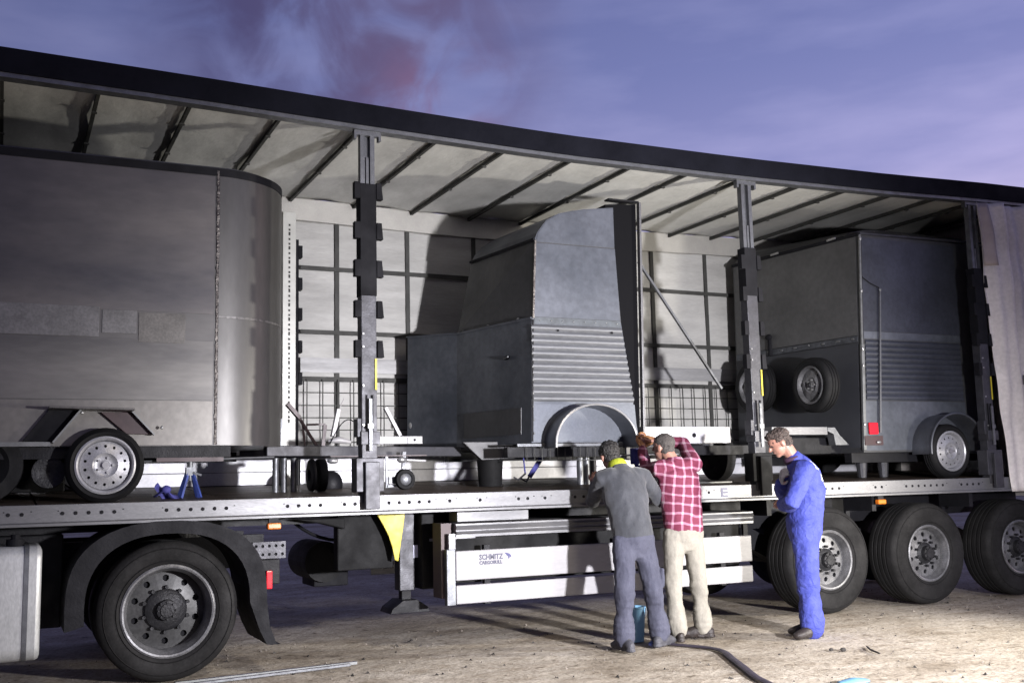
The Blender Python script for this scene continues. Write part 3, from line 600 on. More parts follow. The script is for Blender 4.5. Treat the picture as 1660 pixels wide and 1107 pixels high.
s = MB(); s.cyl((2.5, 1.15, .66), (2.5, 1.75, .66), .17, 24); s.build('air_tank', M['rubber'], T)
s = MB(); s.box(3.10, 3.32, .42, .85, .45, 1.05); s.build('tool_box', M['rubber'], T, bevel=.01)
s = MB()
pl = [(2.745, 1.062), (2.985, 1.062), (2.97, .95), (2.945, .80), (2.925, .68), (2.895, .69), (2.875, .79), (2.845, .88), (2.80, .97)]
s.prism(pl, .49, .505); s.build('yellow_wedge_plate', M['yellow'], T, bevel=.003)
for k, (a, b, c_) in enumerate((((2.55, 1.1, .75), (2.8, .9, .55), (3.1, .95, .75)), ((2.2, 1.0, 1.0), (2.5, .85, .72), (2.95, .8, .95)))):
    s = MB(); pts = [Vector(a)*(1-t)**2+Vector(b)*2*t*(1-t)+Vector(c_)*t*t for t in [i/10 for i in range(11)]]; s.tube(pts, .014, 8); s.build('air_hose', M['black'], T, smooth=True)
s = MB(); s.box(2.42, 2.72, 1.2, 1.6, .45, .60); s.build('battery_box', M['black'], T, bevel=.01)
# far side guards
for z0, z1 in ((.42, .55), (.68, .82)):
    s = MB(); s.box(3.3, 6.1, 2.36, 2.385, z0, z1); s.build('far_side_guard', M['whitep'], T)

# gathered curtain at the rear, hanging from the roof rail
m = MB()
def cf(u, v):
    z = 4.10-3.03*v
    xl = 9.18+.07*min(1, v/.12)+.20*max(0, v-.12)/.88
    x = xl+u*(1.35-.10*v)
    amp = .035+.03*noise.noise(Vector((u*3, v*1.5, 3)))
    y = -.10+amp*sin(u*21+1.2*v+sin(v*4)*.6)+.022*sin(u*47+v*3)+.02*noise.noise(Vector((u*6, v*9, 1)))+.05*v*(1-u)
    return (x, y, z)
m.sheet(cf, 90, 60, .004); cu = m.build('curtain', M['curtain'], T, smooth=2); cu['label'] = 'cream tarpaulin curtain bunched in folds at the rear'
m = MB(); m.sheet(lambda u, v: tuple(Vector(cf(0.02+.10*u, .0+v*.22))+Vector((0, -.012, 0))), 6, 10, .003); m.build('curtain_hem_flap', mat('cream_curtain_flap', (.34, .29, .27), .6, 0, .2, 6), cu, smooth=2)
for v in (.80, .62):
    c_ = Vector(cf(.22, v)); s = MB(); s.box(c_.x-.03, c_.x+.05, c_.y-.06, c_.y-.035, c_.z-.05, c_.z+.05); s.box(c_.x-.012, c_.x+.012, c_.y-.048, c_.y-.038, c_.z-.45, c_.z-.0505); s.build('curtain_buckle', M['galv'], cu, bevel=.004)

# ------------------------------------------------------------------ small trailer wheels
def small_wheel(parent, c, R=.29, W_=.17, axis='y', rr=.185, holes=14, name='wheel', tm='rubber', rm='rim'):
    """wheel built facing -Y (outer face at c), optionally turned to face -X"""
    lvl = (lambda o: parent) if parent.parent is not None else (lambda o: o)
    x, y, z = c; turn = axis == 'x'
    def fin(s, nm, m_, p, **k):
        if turn: s.v = [(x+(vy-y), y-(vx-x), vz) for vx, vy, vz in s.v]
        return s.build(nm, m_, p, **k)
    s = MB(); b = rr+.008
    prof = [(b, .022), (b+.02, .006), ((b+R)/2, 0), (R-.03, .006), (R-.008, .024)]
    for k in range(3):
        a = .024+(W_-.048)*(k+1)/4; prof += [(R, a-.008), (R-.007, a-.006), (R-.007, a+.006), (R, a+.008)]
    prof += [(R-.008, W_-.024), (R-.03, W_-.006), ((b+R)/2, W_), (b+.02, W_-.006), (b, W_-.022)]
    s.lathe(prof, (x, y, z), n=56); ty = fin(s, 'tyre', M[tm], parent, smooth=True)
    s = MB(); s.lathe([(rr-.016, .04), (rr-.010, .012), (rr, .004), (rr+.012, .010), (rr+.012, .03), (rr-.004, .05), (rr-.012, W_-.03), (rr-.022, W_-.03), (rr-.02, .05)], (x, y, z), n=56)
    rim = fin(s, 'rim', M[rm], parent, smooth=True)
    s = MB(); s.holed_disc((x, y, z), .085, rr-.022, holes, (.085+rr-.02)/2+.006, .0105, .048, .058)
    dd = {}
    s.v = [(vx, vy-.026*max(0, 1-abs((sqrt((vx-x)**2+(vz-z)**2)-.085)/(rr-.107))), vz) for vx, vy, vz in s.v]
    fin(s, 'rim_disc', M[rm], lvl(rim))
    s = MB(); s.lathe([(0, .03), (.03, .03), (.034, .034), (.060, .036), (.080, .028), (.087, .022), (.087, .06), (0, .06)], (x, y, z), n=32, closed=False)
    fin(s, 'rim_centre', M[rm], lvl(rim), smooth=True)
    s = MB(); s.lathe([(0, .064), (rr-.023, .064), (rr-.023, .07), (0, .07)], (x, y, z), n=24); fin(s, 'drum_back', M['black'], lvl(rim))
    s = MB(); bolts(s, (x, y, z), .052, 5, .009, y+.016, y+.036)
    s.cyl((x, y+.012, z), (x, y+.031, z), .022, 14); tag(fin(s, 'wheel_bolt', M['bright'], lvl(rim)), None, None, kind='stuff')
    return ty

def arch_pts(cx, cz, a, b, n=20, t0=0, t1=pi, leg=0):
    P = [(cx+a*cos(t0+(t1-t0)*i/n), cz+b*sin(t0+(t1-t0)*i/n)) for i in range(n+1)]
    if leg: P = [(P[0][0], P[0][1]-leg)]+P+[(P[-1][0], P[-1][1]-leg)]
    return P
def arch(mb, cx, cz, a, b, y0, y1, th=.008, lip=.0, leg=0):
    o = arch_pts(cx, cz, a, b, leg=leg); i_ = arch_pts(cx, cz, a-th, b-th, leg=leg)
    n = len(o); vs = [(x, y0, z) for x, z in o]+[(x, y0, z) for x, z in i_]+[(x, y1, z) for x, z in o]+[(x, y1, z) for x, z in i_]
    fs = []
    for k in range(n-1): fs += [(k, k+1, n+k+1, n+k), (2*n+k, 3*n+k, 3*n+k+1, 2*n+k+1), (k, 2*n+k, 2*n+k+1, k+1), (n+k, n+k+1, 3*n+k+1, 3*n+k)]
    fs += [(0, n, 3*n, 2*n), (n-1, 3*n-1, 4*n-1, 2*n-1)]
    return mb.add(vs, fs)

# ------------------------------------------------------------------ left cargo: round-ended steel trailer
A = thing('cargo_trailer', (.4, 1.2, 1.218), 'tall bare steel trailer with a rounded end, standing foremost on the deck at the left', 'trailer')
YA, R_ = .30, .60
def plan(off=0, n=14):
    P = [(-2.6, YA-off)]
    P += [(1.44+(R_+off)*sin(t), YA+R_-(R_+off)*cos(t)) for t in [pi/2*i/n for i in range(n+1)]]
    P += [(1.44+(R_+off)*cos(t), 1.5+(R_+off)*sin(t)) for t in [pi/2*i/n for i in range(n+1)]]
    return P+[(-2.6, 2.1+off)]
s = MB(); s.prism(plan(), 1.615, 3.70, 'z'); s.build('body_shell', M['steelA'], A, smooth=True)
s = MB(); s.prism(plan(.006), 3.675, 3.735, 'z'); s.build('top_rim', M['black'], A, smooth=True)
s = MB(); s.prism(plan(-.05), 3.7355, 3.76, 'z'); s.build('roof_plate', M['steelC'], A)
s = MB(); P_ = plan(.004)[1:17]; Q_ = plan(.0005)[1:17]
for z0, z1 in ((1.62, 2.572), (2.595, 3.67)):
    k = len(P_); s.add([(a, b, z0) for a, b in P_]+[(a, b, z1) for a, b in P_]+[(a, b, z0) for a, b in Q_]+[(a, b, z1) for a, b in Q_],
        [(i, i+1, k+i+1, k+i) for i in range(k-1)]+[(k+i, k+i+1, 3*k+i+1, 3*k+i) for i in range(k-1)])
s.build('rounded_end_sheet', mat('smooth_rolled_steel', (.085, .083, .08), .42, .6, .35, 2, bump=.04, bscale=4, stretch=(1, 1, .3), fine=.06), A, smooth=True)
# skin sheets, each its own plate with a lapped edge
def plate(x0, x1, z0, z1, m_, t=.003, nm='steel_plate'):
    s = MB(); s.box(x0, x1, YA-t, YA-.0003, z0, z1); return s.build(nm, m_, A, bevel=.0012)
plate(-2.55, -.62, 2.585, 3.67, M['steelD'], .004); plate(-.61, 1.405, 2.60, 3.67, M['steelA2'], .004)
plate(-2.55, -.10, 1.62, 2.575, M['steelA'], .003)
for x0, x1, z0, z1, m_ in ((-.095, .60, 2.40, 2.62, 'patch1'), (.62, .855, 2.43, 2.60, 'patch1'), (.87, 1.20, 2.37, 2.59, 'patch2')):
    plate(x0, x1, z0, z1, mat('pale_ground_steel_patch', (.135, .132, .13), .42, .3, .45, 4, bump=.05, fine=.2) if m_ == 'patch1' else mat('tan_steel_patch', (.10, .094, .086), .46, .3, .4, 5, bump=.05, fine=.2), .0055, 'welded_patch')
plate(-.09, 1.405, 1.95, 2.395, mat('lamplit_lower_steel', (.135, .130, .120), .40, .5, .5, 1.4, col2=(.062, .060, .060), bump=.05, bscale=5, stretch=(.4, 1, 1.6), fine=.08), .003)  # lamp light near the seam put into the paler, warmer colour
plate(-.09, 1.405, 1.62, 1.945, mat('lamplit_base_steel', (.16, .152, .138), .38, .5, .5, 1.6, col2=(.075, .072, .068), bump=.06, bscale=7, thr=(.25, .7), fine=.1), .0035)  # paler again, lamp light on the lowest plate put into the colour
random.seed(11)
s = MB()
z = 1.62
while z < 3.69:
    h = random.uniform(.02, .05); s.box(1.420+random.uniform(-.003, .003), 1.438+random.uniform(-.004, .004), YA-.008-random.uniform(0, .004), YA+.004, z, z+h*.96); z += h
tag(s.build('vertical_weld', M['weld'], A), None, None, kind='stuff')
s = MB()
P = plan(.005); Q = plan(.0002)
for i in range(1, 16):
    (a, b), (c, d) = P[i], P[i+1]; (a2, b2), (c2, d2) = Q[i], Q[i+1]; z0 = 2.575; z1 = 2.592
    s.add([(a, b, z0), (c, d, z0), (c, d, z1), (a, b, z1), (a2, b2, z0), (c2, d2, z0), (c2, d2, z1), (a2, b2, z1)], [(0, 1, 2, 3), (3, 2, 6, 7), (0, 4, 5, 1)])
s.build('horizontal_weld', mat('ground_weld_band', (.15, .145, .14), .4, .5, .6, 30), A)
s = MB(); s.box(-2.6, 1.55, .34, .44, 1.53, 1.613); s.box(-2.6, 1.9, 1.9, 2.0, 1.53, 1.613); s.box(1.4, 1.5, .441, 1.899, 1.53, 1.60); s.box(.4, .5, .441, 1.899, 1.53, 1.60); s.build('chassis_frame', M['blackmetal'], A)
s = MB(); s.box(1.02, 1.5, .345, .36, 1.50, 1.53); s.build('sill_strip', M['redpaint'], A)
# trapezoid mudguard with dark sloping plates
s = MB()
s.prism([(.28, 1.885), (.83, 1.872), (.835, 1.858), (.28, 1.870)], .06, .2955); s.build('mudguard_top', mat('worn_mudguard', (.09, .085, .08), .4, .4, .4, 14, fine=.2), A)
s = MB(); s.prism([(.12, 1.65), (.285, 1.869), (.49, 1.866), (.33, 1.65)], .255, .2945); g1 = s.build('mudguard_plate', M['black'], A, bevel=.003)
s = MB(); s.prism([(.62, 1.856), (.825, 1.856), (.985, 1.695), (.80, 1.70)], .255, .2945); s.build('mudguard_plate', M['redpaint'], A, bevel=.003)
s = MB(); s.bar((.49, .24, 1.868), (.315, .24, 1.64), .012, .10, (0, 1, 0)); s.build('mudguard_lip', M['steelbar'], A)
s = MB(); s.bar((.83, .24, 1.858), (.985, .24, 1.692), .010, .08, (0, 1, 0)); s.build('mudguard_lip', M['steelbar'], A)
s = MB(); s.box(-.3, .30, .22, .2945, 1.615, 1.645); s.build('sill_flange', M['steelbar'], A)
for x, z in ((.49, 1.872), (.83, 1.866), (.50, 1.85), (1.04, 1.745)):
    s = MB(); s.ell((x, .245, z), (.012, .012, .012)); s.build('weld_spot', M['bright'], A)
small_wheel(A, (.655, .14, 1.478), .262, .17, rr=.19, holes=14)
for c in ((.655, 2.0, 1.556), (-.2, 2.0, 1.556)):
    s = MB(); s.lathe([(.17, 0), (.25, .01), (.26, .08), (.25, .16), (.17, .17), (.02, .10)], c, n=36); s.build('far_tyre', M['rubber'], A, smooth=True)
s = MB(); s.lathe([(.17, 0), (.255, .01), (.262, .08), (.255, .16), (.17, .17), (.02, .10)], (-.12, .32, 1.49), n=36); s.build('inner_tyre', M['rubber'], A, smooth=True)
s = MB(); s.lathe([(0, .02), (.07, 0), (.11, .0), (.115, .02), (.09, .05)], (.30, .36, 1.44), n=36, closed=False); s.build('brake_drum', M['hub'], A, smooth=True)
s = MB(); s.box(-2.5, .42, .62, 1.8, 1.30, 1.527); s.build('underbody_shade_box', M['rubber'], A, bevel=.01)  # added black box standing for the unlit space under the body
s = MB(); s.cyl((.655, .32, 1.48), (.655, 2.0, 1.556), .03, 12); s.build('axle', M['galv'], A)
s = MB(); s.cyl((.9, .40, 1.505), (1.9, .44, 1.528), .008, 8); s.build('brake_rod', M['galv'], A)
# drawbar, jockey wheels, prop stands
s = MB(); s.bar((1.9, .75, 1.585), (3.75, 1.15, 1.575), .07, .085); s.bar((1.9, 1.75, 1.585), (3.75, 1.20, 1.575), .07, .085); s.build('drawbar', M['galvdark'], A, bevel=.006)
s = MB(); s.box(2.45, 3.3, .80, 1.0, 1.532, 1.541); s.build('drawbar_gusset', M['redpaint'], A)
s = MB(); s.lathe([(.055, 0), (.082, .004), (.088, .02), (.088, .05), (.082, .066), (.055, .07)], (3.11, .80, 1.336), n=32); jw = s.build('jockey_wheel', M['rubber'], A, smooth=True)
s = MB(); s.lathe([(0, -.008), (.02, -.01), (.05, .006), (.054, .02), (.054, .05), (0, .055)], (3.11, .80, 1.336), n=24, closed=False); s.build('jockey_hub', M['galv'], jw, smooth=True)
s = MB(); s.box(2.985, 3.05, .88, .93, 1.30, 1.36); s.bar((2.97, .90, 1.27), (2.97, .90, 1.54), .02); s.bar((2.97, .90, 1.28), (3.08, .90, 1.285), .02); s.bar((3.11, .88, 1.34), (3.12, .88, 1.57), .03); s.build('jockey_fork', M['galv'], jw)
for x, y, w_, m_ in ((2.34, .85, .07, 'rubber'), (2.27, .80, .03, 'blackmetal')):
    s = MB(); s.lathe([(.05, 0), (.125, .005), (.135, .02), (.135, w_), (.05, w_+.01)], (x, y, 1.386), axis='x', n=30); s.build('prop_wheel', M[m_], A, smooth=True)
for x in (2.03, 2.10, 2.18):
    s = MB(); s.cyl((x, .95, 1.254), (x, .95, 1.53), .026, 12); s.build('prop_tube', M['galv'], A, smooth=True)
s = MB(); s.ell((2.62, 1.4, 1.31), (.11, .10, .12)); s.build('buffer', M['blackmetal'], A, smooth=True)
# handbrake, lever, coupling and tools lying on the drawbar
s = MB(); s.bar((2.10, .85, 1.97), (2.20, .85, 1.86), .06, .03); s.bar((2.16, .85, 1.92), (2.35, .85, 1.62), .03, .02); s.bar((2.26, .85, 1.80), (2.42, .85, 1.805), .016); s.bar((2.42, .85, 1.80), (2.40, .85, 1.62), .03, .02); s.bar((2.23, .85, 1.8), (2.25, .85, 1.62), .014); s.build('handbrake_lever', M['redpaint'], A)
s = MB(); s.box(2.015, 2.07, .88, .90, 1.63, 1.85); s.build('number_plate_holder', M['galv'], A)
s = MB(); s.bar((2.52, .80, 1.93), (2.47, .80, 1.70), .040, .035); s.bar((2.57, .8, 2.02), (2.53, .8, 1.94), .008); s.build('tie_down_handle', M['whitep'], A, bevel=.006)
s = MB(); s.tube([(2.44, .80, 1.665), (2.52, .80, 1.672), (2.61, .80, 1.655)], [.014, .03, .018], 10); s.build('coupling_head', M['whitep'], A, smooth=True)
s = MB(); s.bar((2.90, .72, 1.94), (3.03, .72, 1.70), .036, .03); s.box(2.83, 3.22, .69, .76, 1.632, 1.695); s.box(3.085, 3.093, .685, .689, 1.635, 1.69); s.build('hitch_lock', M['whitep'], A, bevel=.005)
s = MB(); s.cyl((3.15, .688, 1.665), (3.15, .684, 1.665), .010, 10); s.build('lock_hole', M['black'], A)
s = MB(); s.ell((2.47, .80, 1.50), (.05, .03, .025)); s.build('clamp_nut', M['bright'], A, smooth=True)
s = MB(); s.ell((3.06, .76, 1.50), (.045, .03, .028)); s.bar((3.08, .76, 1.50), (3.28, .78, 1.49), .014); s.build('clamp_nut', M['bright'], A, smooth=True)
s = MB(); pts = [(2.44+.2*t, .78, 1.64+.20*sin(t*pi*.62)) for t in [i/8 for i in range(9)]]; s.tube(pts, .005, 6); s.build('breakaway_cable', M['black'], A)

# blue axle stand and ratchet strap on the deck
J = thing('axle_stand', (1.28, .50, 1.218), 'small blue axle stand propping the sill of the left steel trailer', 'axle stand')
s = MB()
for dx, dy in ((-.07, -.06), (.07, -.06), (-.07, .06), (.07, .06)): s.bar((1.28+dx, .50+dy, 1.234), (1.28+dx*.25, .50+dy*.25, 1.42), .022)
s.build('leg', M['blue'], J)
for o in []: pass
s = MB(); s.cyl((1.28, .50, 1.36), (1.28, .50, 1.50), .02, 10); s.box(1.235, 1.325, .47, .53, 1.50, 1.515); s.bar((1.30, .47, 1.42), (1.36, .46, 1.40), .016); s.box(1.25, 1.31, .47, .53, 1.40, 1.46); s.build('ratchet_post', M['galv'], J)
Kk = MB(); Kk.tube([(1.02, .40, 1.25), (1.09, .42, 1.30), (1.13, .42, 1.25), (1.20, .45, 1.235), (1.10, .47, 1.24), (1.03, .42, 1.33)], [(.03, .006), (.04, .008), (.03, .02), (.03, .008), (.03, .01), (.03, .006)], 10)
Kk.ell((1.10, .40, 1.30), (.035, .025, .03)); tag(Kk.build('ratchet_strap', M['strap'], smooth=True), 'crumpled blue ratchet strap on the deck behind the left trailer wheel', 'strap')

# ------------------------------------------------------------------ middle cargo: small van-shaped trailer body
B = thing('cargo_trailer', (4.5, 1.2, 1.218), 'grey steel trailer body with ribbed side, sloped nose and empty mudguard arch, standing mid deck', 'trailer')
yb = .36
def hexa(mb, lo, hi):       # lo, hi : lists of (x,y,z) same order
    n = len(lo); return mb.add(lo+hi, [tuple(range(n)), tuple(range(2*n-1, n-1, -1))]+[(i, (i+1) % n, n+(i+1) % n, n+i) for i in range(n)])
s = MB(); hexa(s, [(4.09, yb, 1.62), (5.175, yb, 1.62), (5.16, 2.12, 1.62), (3.60, 2.12, 1.62), (3.87, 1.5, 1.62)], [(4.125, yb, 2.70), (5.03, yb, 2.70), (5.03, 2.12, 2.74), (3.62, 2.12, 2.74), (3.89, 1.5, 2.70)]); s.build('lower_body', M['steelB'], B)
s = MB(); hexa(s, [(4.128, yb, 2.702), (5.03, yb, 2.702), (5.03, 1.5, 2.702), (3.90, 1.5, 2.702)], [(4.17, yb, 3.40), (4.99, yb, 3.40), (4.99, 1.46, 3.40), (4.04, 1.46, 3.40)]); s.build('upper_body', M['steelC'], B)
pn = [(4.17, 3.402), (4.20, 3.47), (4.29, 3.585), (4.42, 3.66), (4.55, 3.695), (4.68, 3.722), (4.99, 3.765), (4.99, 3.402)]
pf = [(4.04, 3.402), (4.07, 3.47), (4.15, 3.56), (4.27, 3.64), (4.42, 3.69), (4.56, 3.71), (4.99, 3.74), (4.99, 3.402)]
s = MB(); hexa(s, [(a, yb, b) for a, b in pn], [(a, 1.46, b) for a, b in pf]); s.build('curved_roof', M['steelB'], B)
def mp(poly, m_, nm='steel_panel', t=.004, y=yb): s = MB(); s.prism(poly, y-t, y-.0004); return s.build(nm, m_, B, bevel=.001)
mp([(4.145, 2.715), (5.022, 2.715), (4.992, 3.375), (4.18, 3.375)], M['steelB'])
mp([(4.185, 3.385), (4.985, 3.385), (4.985, 3.755), (4.68, 3.712), (4.55, 3.685), (4.42, 3.65), (4.29, 3.575), (4.205, 3.46)], M['steelB'])
mp([(4.10, 1.63), (5.16, 1.63), (5.14, 1.955), (4.105, 1.955)], mat('bright_lower_panel', (.10, .11, .13), .40, .4, .3, 4, fine=.12))
mp([(4.145, 2.655), (5.022, 2.655), (5.022, 2.712), (4.146, 2.712)], mat('scuffed_steel_strip', (.075, .085, .095), .5, .3, .5, 12, fine=.2), 'scuffed_strip', .005)
nr = 12
for k in range(nr):
    z0 = 1.975+k*(.675/nr); z1 = z0+.675/nr; zm = (z0+z1)/2; xr = 5.135-(zm-1.97)*.16
    s = MB(); n = 6; sec = [(z0+(z1-z0)*i/n, -.016*sin(pi*i/n)**1.0) for i in range(n+1)]
    vs = [(4.115, yb+q-.0005, zz) for zz, q in sec]+[(xr, yb+q-.0005, zz) for zz, q in sec]
    s.add(vs, [(i, i+1, n+2+i, n+1+i) for i in range(n)]+[tuple(range(n+1)), tuple(range(2*n+1, n, -1))])
    s.build('side_rib', M['steelB2'], B, smooth=True)
for x in (4.37, 4.92):
    s = MB(); s.ell((x, yb-.02, 2.60), (.012, .008, .010)); s.build('rib_hole', M['black'], B)
s = MB(); s.bar((4.135, yb-.006, 2.70), (4.175, yb-.006, 3.40), .016); s.build('corner_weld', M['weld'], B)
s = MB(); s.bar((4.098, yb-.006, 1.63), (4.133, yb-.006, 2.69), .012); s.build('corner_edge', M['blackmetal'], B)
s = MB(); s.bar((4.165, .355, 3.405), (4.032, 1.47, 3.405), .018, .022); s.build('eave_shadow_strip', M['black'], B)  # black strip standing for the shadow line under the roof eave
s = MB(); s.bar((4.121, .36, 2.705), (3.886, 1.5, 2.705), .02, .014); s.bar((3.886, 1.5, 2.71), (3.61, 2.12, 2.745), .02, .014); s.build('lap_seam', M['steelB'], B)
for k in range(8):
    s = MB(); s.ell((4.20+k*.112, yb-.008, 2.685), (.006, .005, .006), n=8, m=6); s.build('rivet', M['steelbar'], B)
for k in range(9):
    s = MB(); s.ell((4.115+.0*k, yb-.010, 1.70+k*.115), (.007, .006, .010), n=8, m=6); s.build('rivet', M['steelbar'], B)
for y in (.55, 1.0, 1.4):
    s = MB(); s.ell((4.118-.193*(y-.36)/1.0, y, 2.72), (.012, .02, .010), n=8, m=6); s.build('edge_clip', M['steelbar'], B)
# panels and fittings on the end wall
def endp(t, z, off=.004):    # t: 0 near corner .. 1 at y=1.5
    x = 4.09+(3.87-4.09)*t+(.035 if z > 2 else .035*(z-1.62)/1.08)*(1-t); return (x-off, yb+1.14*t+(-.001), z)
def equad(t0, t1, z0, z1, m_, nm, off=.006):
    s = MB(); P = [endp(t0, z0, off), endp(t1, z0, off), endp(t1, z1, off), endp(t0, z1, off)]; Q = [(a+off*.8, b, c) for a, b, c in P]
    hexa(s, P, Q); return s.build(nm, m_, B)
equad(.12, .88, 1.70, 1.93, M['steelC'], 'number_plate_panel', .008)
s = MB()
c = endp(.30, 2.39, .012); s.ell(c, (.006, .07, .020)); s.build('door_handle_recess', M['black'], B, smooth=True)
s = MB(); s.bar((c[0]-.012, c[1]-.05, c[2]+.002), (c[0]-.012, c[1]+.05, c[2]-.004), .012); s.build('door_handle', M['galv'], B)
s = MB(); s.ell((3.60, 2.02, 1.86), (.012, .025, .03)); s.build('lamp_lens', M['bright'], B)
# open wedge: black block painted as the interior's shade; thin end post
s = MB(); s.prism([(4.98, 3.75), (4.99, 3.83), (5.325, 3.86), (5.275, 1.63), (5.18, 1.63), (5.0, 2.7)], .50, 2.0); s.build('interior_shade_block', mat('interior_shade_black', (.004, .004, .005), .9, spec=.1), B)
s = MB(); s.bar((5.29, .47, 1.63), (5.342, .47, 3.87), .022, .05); s.build('end_post', M['alu'], B, bevel=.004)
s = MB(); s.box(5.02, 5.35, .48, .56, 3.875, 3.89); s.build('end_post_cap', M['blackmetal'], B)
s = MB(); s.bar((5.78, 1.2, 3.48), (6.74, 1.2, 2.20), .03, .022); s.build('diagonal_brace', M['galv'], B)
# mudguard
s = MB(); arch(s, 4.61, 1.60, .40, .335, .125, yb-.001, .007, leg=.03); mg = s.build('mudguard', M['fender'], B, smooth=True)
s = MB(); o_ = arch_pts(4.61, 1.60, .404, .339, leg=.03); s.tube([(x, .125, z) for x, z in o_], .011, 8, dome=False); s.build('mudguard_lip', M['bright'], mg, smooth=True)
# underside
s = MB(); s.box(3.95, 5.28, .345, .359, 1.588, 1.612); s.build('sill_bar', M['galv'], B)
s = MB(); s.box(3.9, 6.6, .44, .52, 1.50, 1.585); s.build('chassis_beam', M['blackmetal'], B)
s = MB(); s.box(3.9, 6.6, 1.8, 1.88, 1.50, 1.585); s.build('chassis_beam', M['blackmetal'], B)
s = MB(); s.prism([(3.66, 1.65), (4.24, 1.65), (4.16, 1.50), (3.84, 1.49)], .85, .90, 'y'); s.build('hitch_plate', mat('grey_hitch_plate', (.08, .08, .082), .5, .3, .3, 9, fine=.15), B, bevel=.004)
s = MB(); s.cyl((3.985, 1.0, 1.256), (3.985, 1.0, 1.50), .105, 20, .12); s.build('hitch_prop', M['rubber'], B, smooth=True)
s = MB()
for i in range(16): s.box(4.06+i*.075, 4.066+i*.075, .40, .406, 1.47, 1.585)
s.box(4.05, 5.2, .40, .406, 1.465, 1.471); tag(s.build('underframe_mesh', M['slat'], B), None, None, kind='stuff')
for x in (4.86, 4.93, 5.0):
    s = MB(); s.cyl((x, .9, 1.252), (x, .9, 1.50), .032, 12); s.build('prop_tube', M['galvdark'] if x > 4.95 else M['galv'], B, smooth=True)
s = MB(); s.box(5.02, 5.06, .33, .35, 1.46, 1.62); s.box(5.05, 5.10, .5, .53, 1.36, 1.46); s.build('bright_bracket', M['whitep'], B)
s = MB(); s.bar((4.46, .80, 1.57), (4.28, .80, 1.33), .045, .006, (0, 1, 0)); s.bar((4.22, .80, 1.56), (4.24, .80, 1.36), .012, .006, (0, 1, 0)); s.build('tie_strap', M['strap'], B)
s = MB(); s.tube([(4.28, .80, 1.34), (4.25, .80, 1.29), (4.20, .80, 1.32)], .009, 8); s.tube([(4.24, .8, 1.36), (4.17, .8, 1.31), (4.13, .8, 1.33)], .008, 8); s.build('strap_hook', M['galvdark'], B)
s = MB(); s.box(5.285, 6.28, .48, .56, 1.61, 1.765); s.build('bed_beam', M['whitealu'], B, bevel=.005)
s = MB(); s.cyl((5.86, .476, 1.685), (5.86, .4795, 1.685), .022, 16); s.build('beam_hole', M['black'], B)
s = MB(); s.box(5.285, 6.4, .9, 2.0, 1.60, 1.64); s.build('bed_plate', M['galvdark'], B)
s = MB(); s.cyl((4.85, .30, 1.50), (5.55, .30, 1.505), .007, 8); s.cyl((5.15, .28, 1.575), (5.6, .28, 1.58), .008, 8); s.build('tie_rod', M['bright'], B)
s = MB(); s.lathe([(0, .03), (.10, .03), (.12, 0), (.21, .01), (.235, .03), (.235, .13), (.21, .15), (0, .16)], (6.42, 1.0, 1.49), axis='x', n=40, closed=False); s.build('bed_tyre', M['rubberdusty'], B, smooth=True)
s = MB(); s.prism([(.45, 1.236), (1.5, 1.280), (1.5, 1.292), (.45, 1.248)], 5.55, 6.25, 'x'); s.build('loading_plate', mat('scuffed_loading_plate', (.09, .09, .085), .45, .4, .4, 8, fine=.2), B)
s = MB(); s.tube([(5.6, .8, 1.285), (5.8, .85, 1.31), (6.0, .8, 1.285)], .02, 8); s.build('air_line', M['black'], B, smooth=True)
s = MB(); s.box(5.01, 5.07, .20, .26, 1.42, 1.56); s.bar((5.04, .18, 1.55), (5.10, .16, 1.45), .03, .02); s.tube([(5.02, .2, 1.44), (5.08, .2, 1.36), (5.15, .22, 1.45)], .02, 8); s.build('ratchet_buckle', M['strap'], B, bevel=.005)

# ------------------------------------------------------------------ right cargo: grey box trailer with spare wheels
C = thing('cargo_trailer', (8.4, 1.2, 1.218), 'dark grey box trailer with two spare wheels on its end wall, rearmost on the deck', 'trailer')
yc = .36
NB, NT = (7.83, yc), (7.955, yc); FB, FT = (7.70, 2.2), (7.74, 2.2)
s = MB(); hexa(s, [(*NB, 1.50), (9.75, yc, 1.50), (9.75, 2.2, 1.50), (*FB, 1.50)], [(*NT, 3.755), (9.75, yc, 3.755), (9.75, 2.2, 3.755), (*FT, 3.755)]); s.build('body_shell', M['steelC'], C)
pr = [(0, 3.757), (.03, 3.80), (.14, 3.90), (.34, 3.97), (.7, 4.0), (1.78, 4.0), (1.78, 3.757)]
s = MB(); hexa(s, [(NT[0]+a, yc+.02+.25*(b-3.757 > .01), min(b, 3.757+.6*(b-3.757))) for a, b in pr], [(FT[0]+a, 2.19, b) for a, b in pr]); s.build('curved_roof', M['steelC'], C)
s = MB(); s.bar((NT[0]-.01, yc-.01, 3.755), (FT[0]-.01, 2.2, 3.755), .022, .03); s.build('roof_gutter', M['black'], C)
s = MB(); s.bar((NT[0], yc-.012, 3.76), (9.75, yc-.012, 3.79), .02, .02); s.build('side_gutter', M['galvdark'], C)
for t in (.18, .62): 
    s = MB(); y = yc+(2.2-yc)*t; x = NT[0]+(FT[0]-NT[0])*t; s.bar((x-.03, y-.06, 3.765), (x-.035, y+.06, 3.762), .012, .02); s.build('gutter_rivet', M['bright'], C)
def cx_at(z): return NB[0]+(NT[0]-NB[0])*(z-1.5)/2.255
def cp(z0, z1, x1, m_, nm='side_panel', t=.004, dx=.03): s = MB(); s.prism([(cx_at(z0)+dx, z0), (x1, z0), (x1, z1), (cx_at(z1)+dx, z1)], yc-t, yc-.0004); return s.build(nm, m_, C)
cp(2.74, 3.72, 9.30, M['steelD']); cp(1.52, 2.02, 9.30, M['steelB']); cp(2.66, 2.735, 9.3, M['steelB'], t=.006)
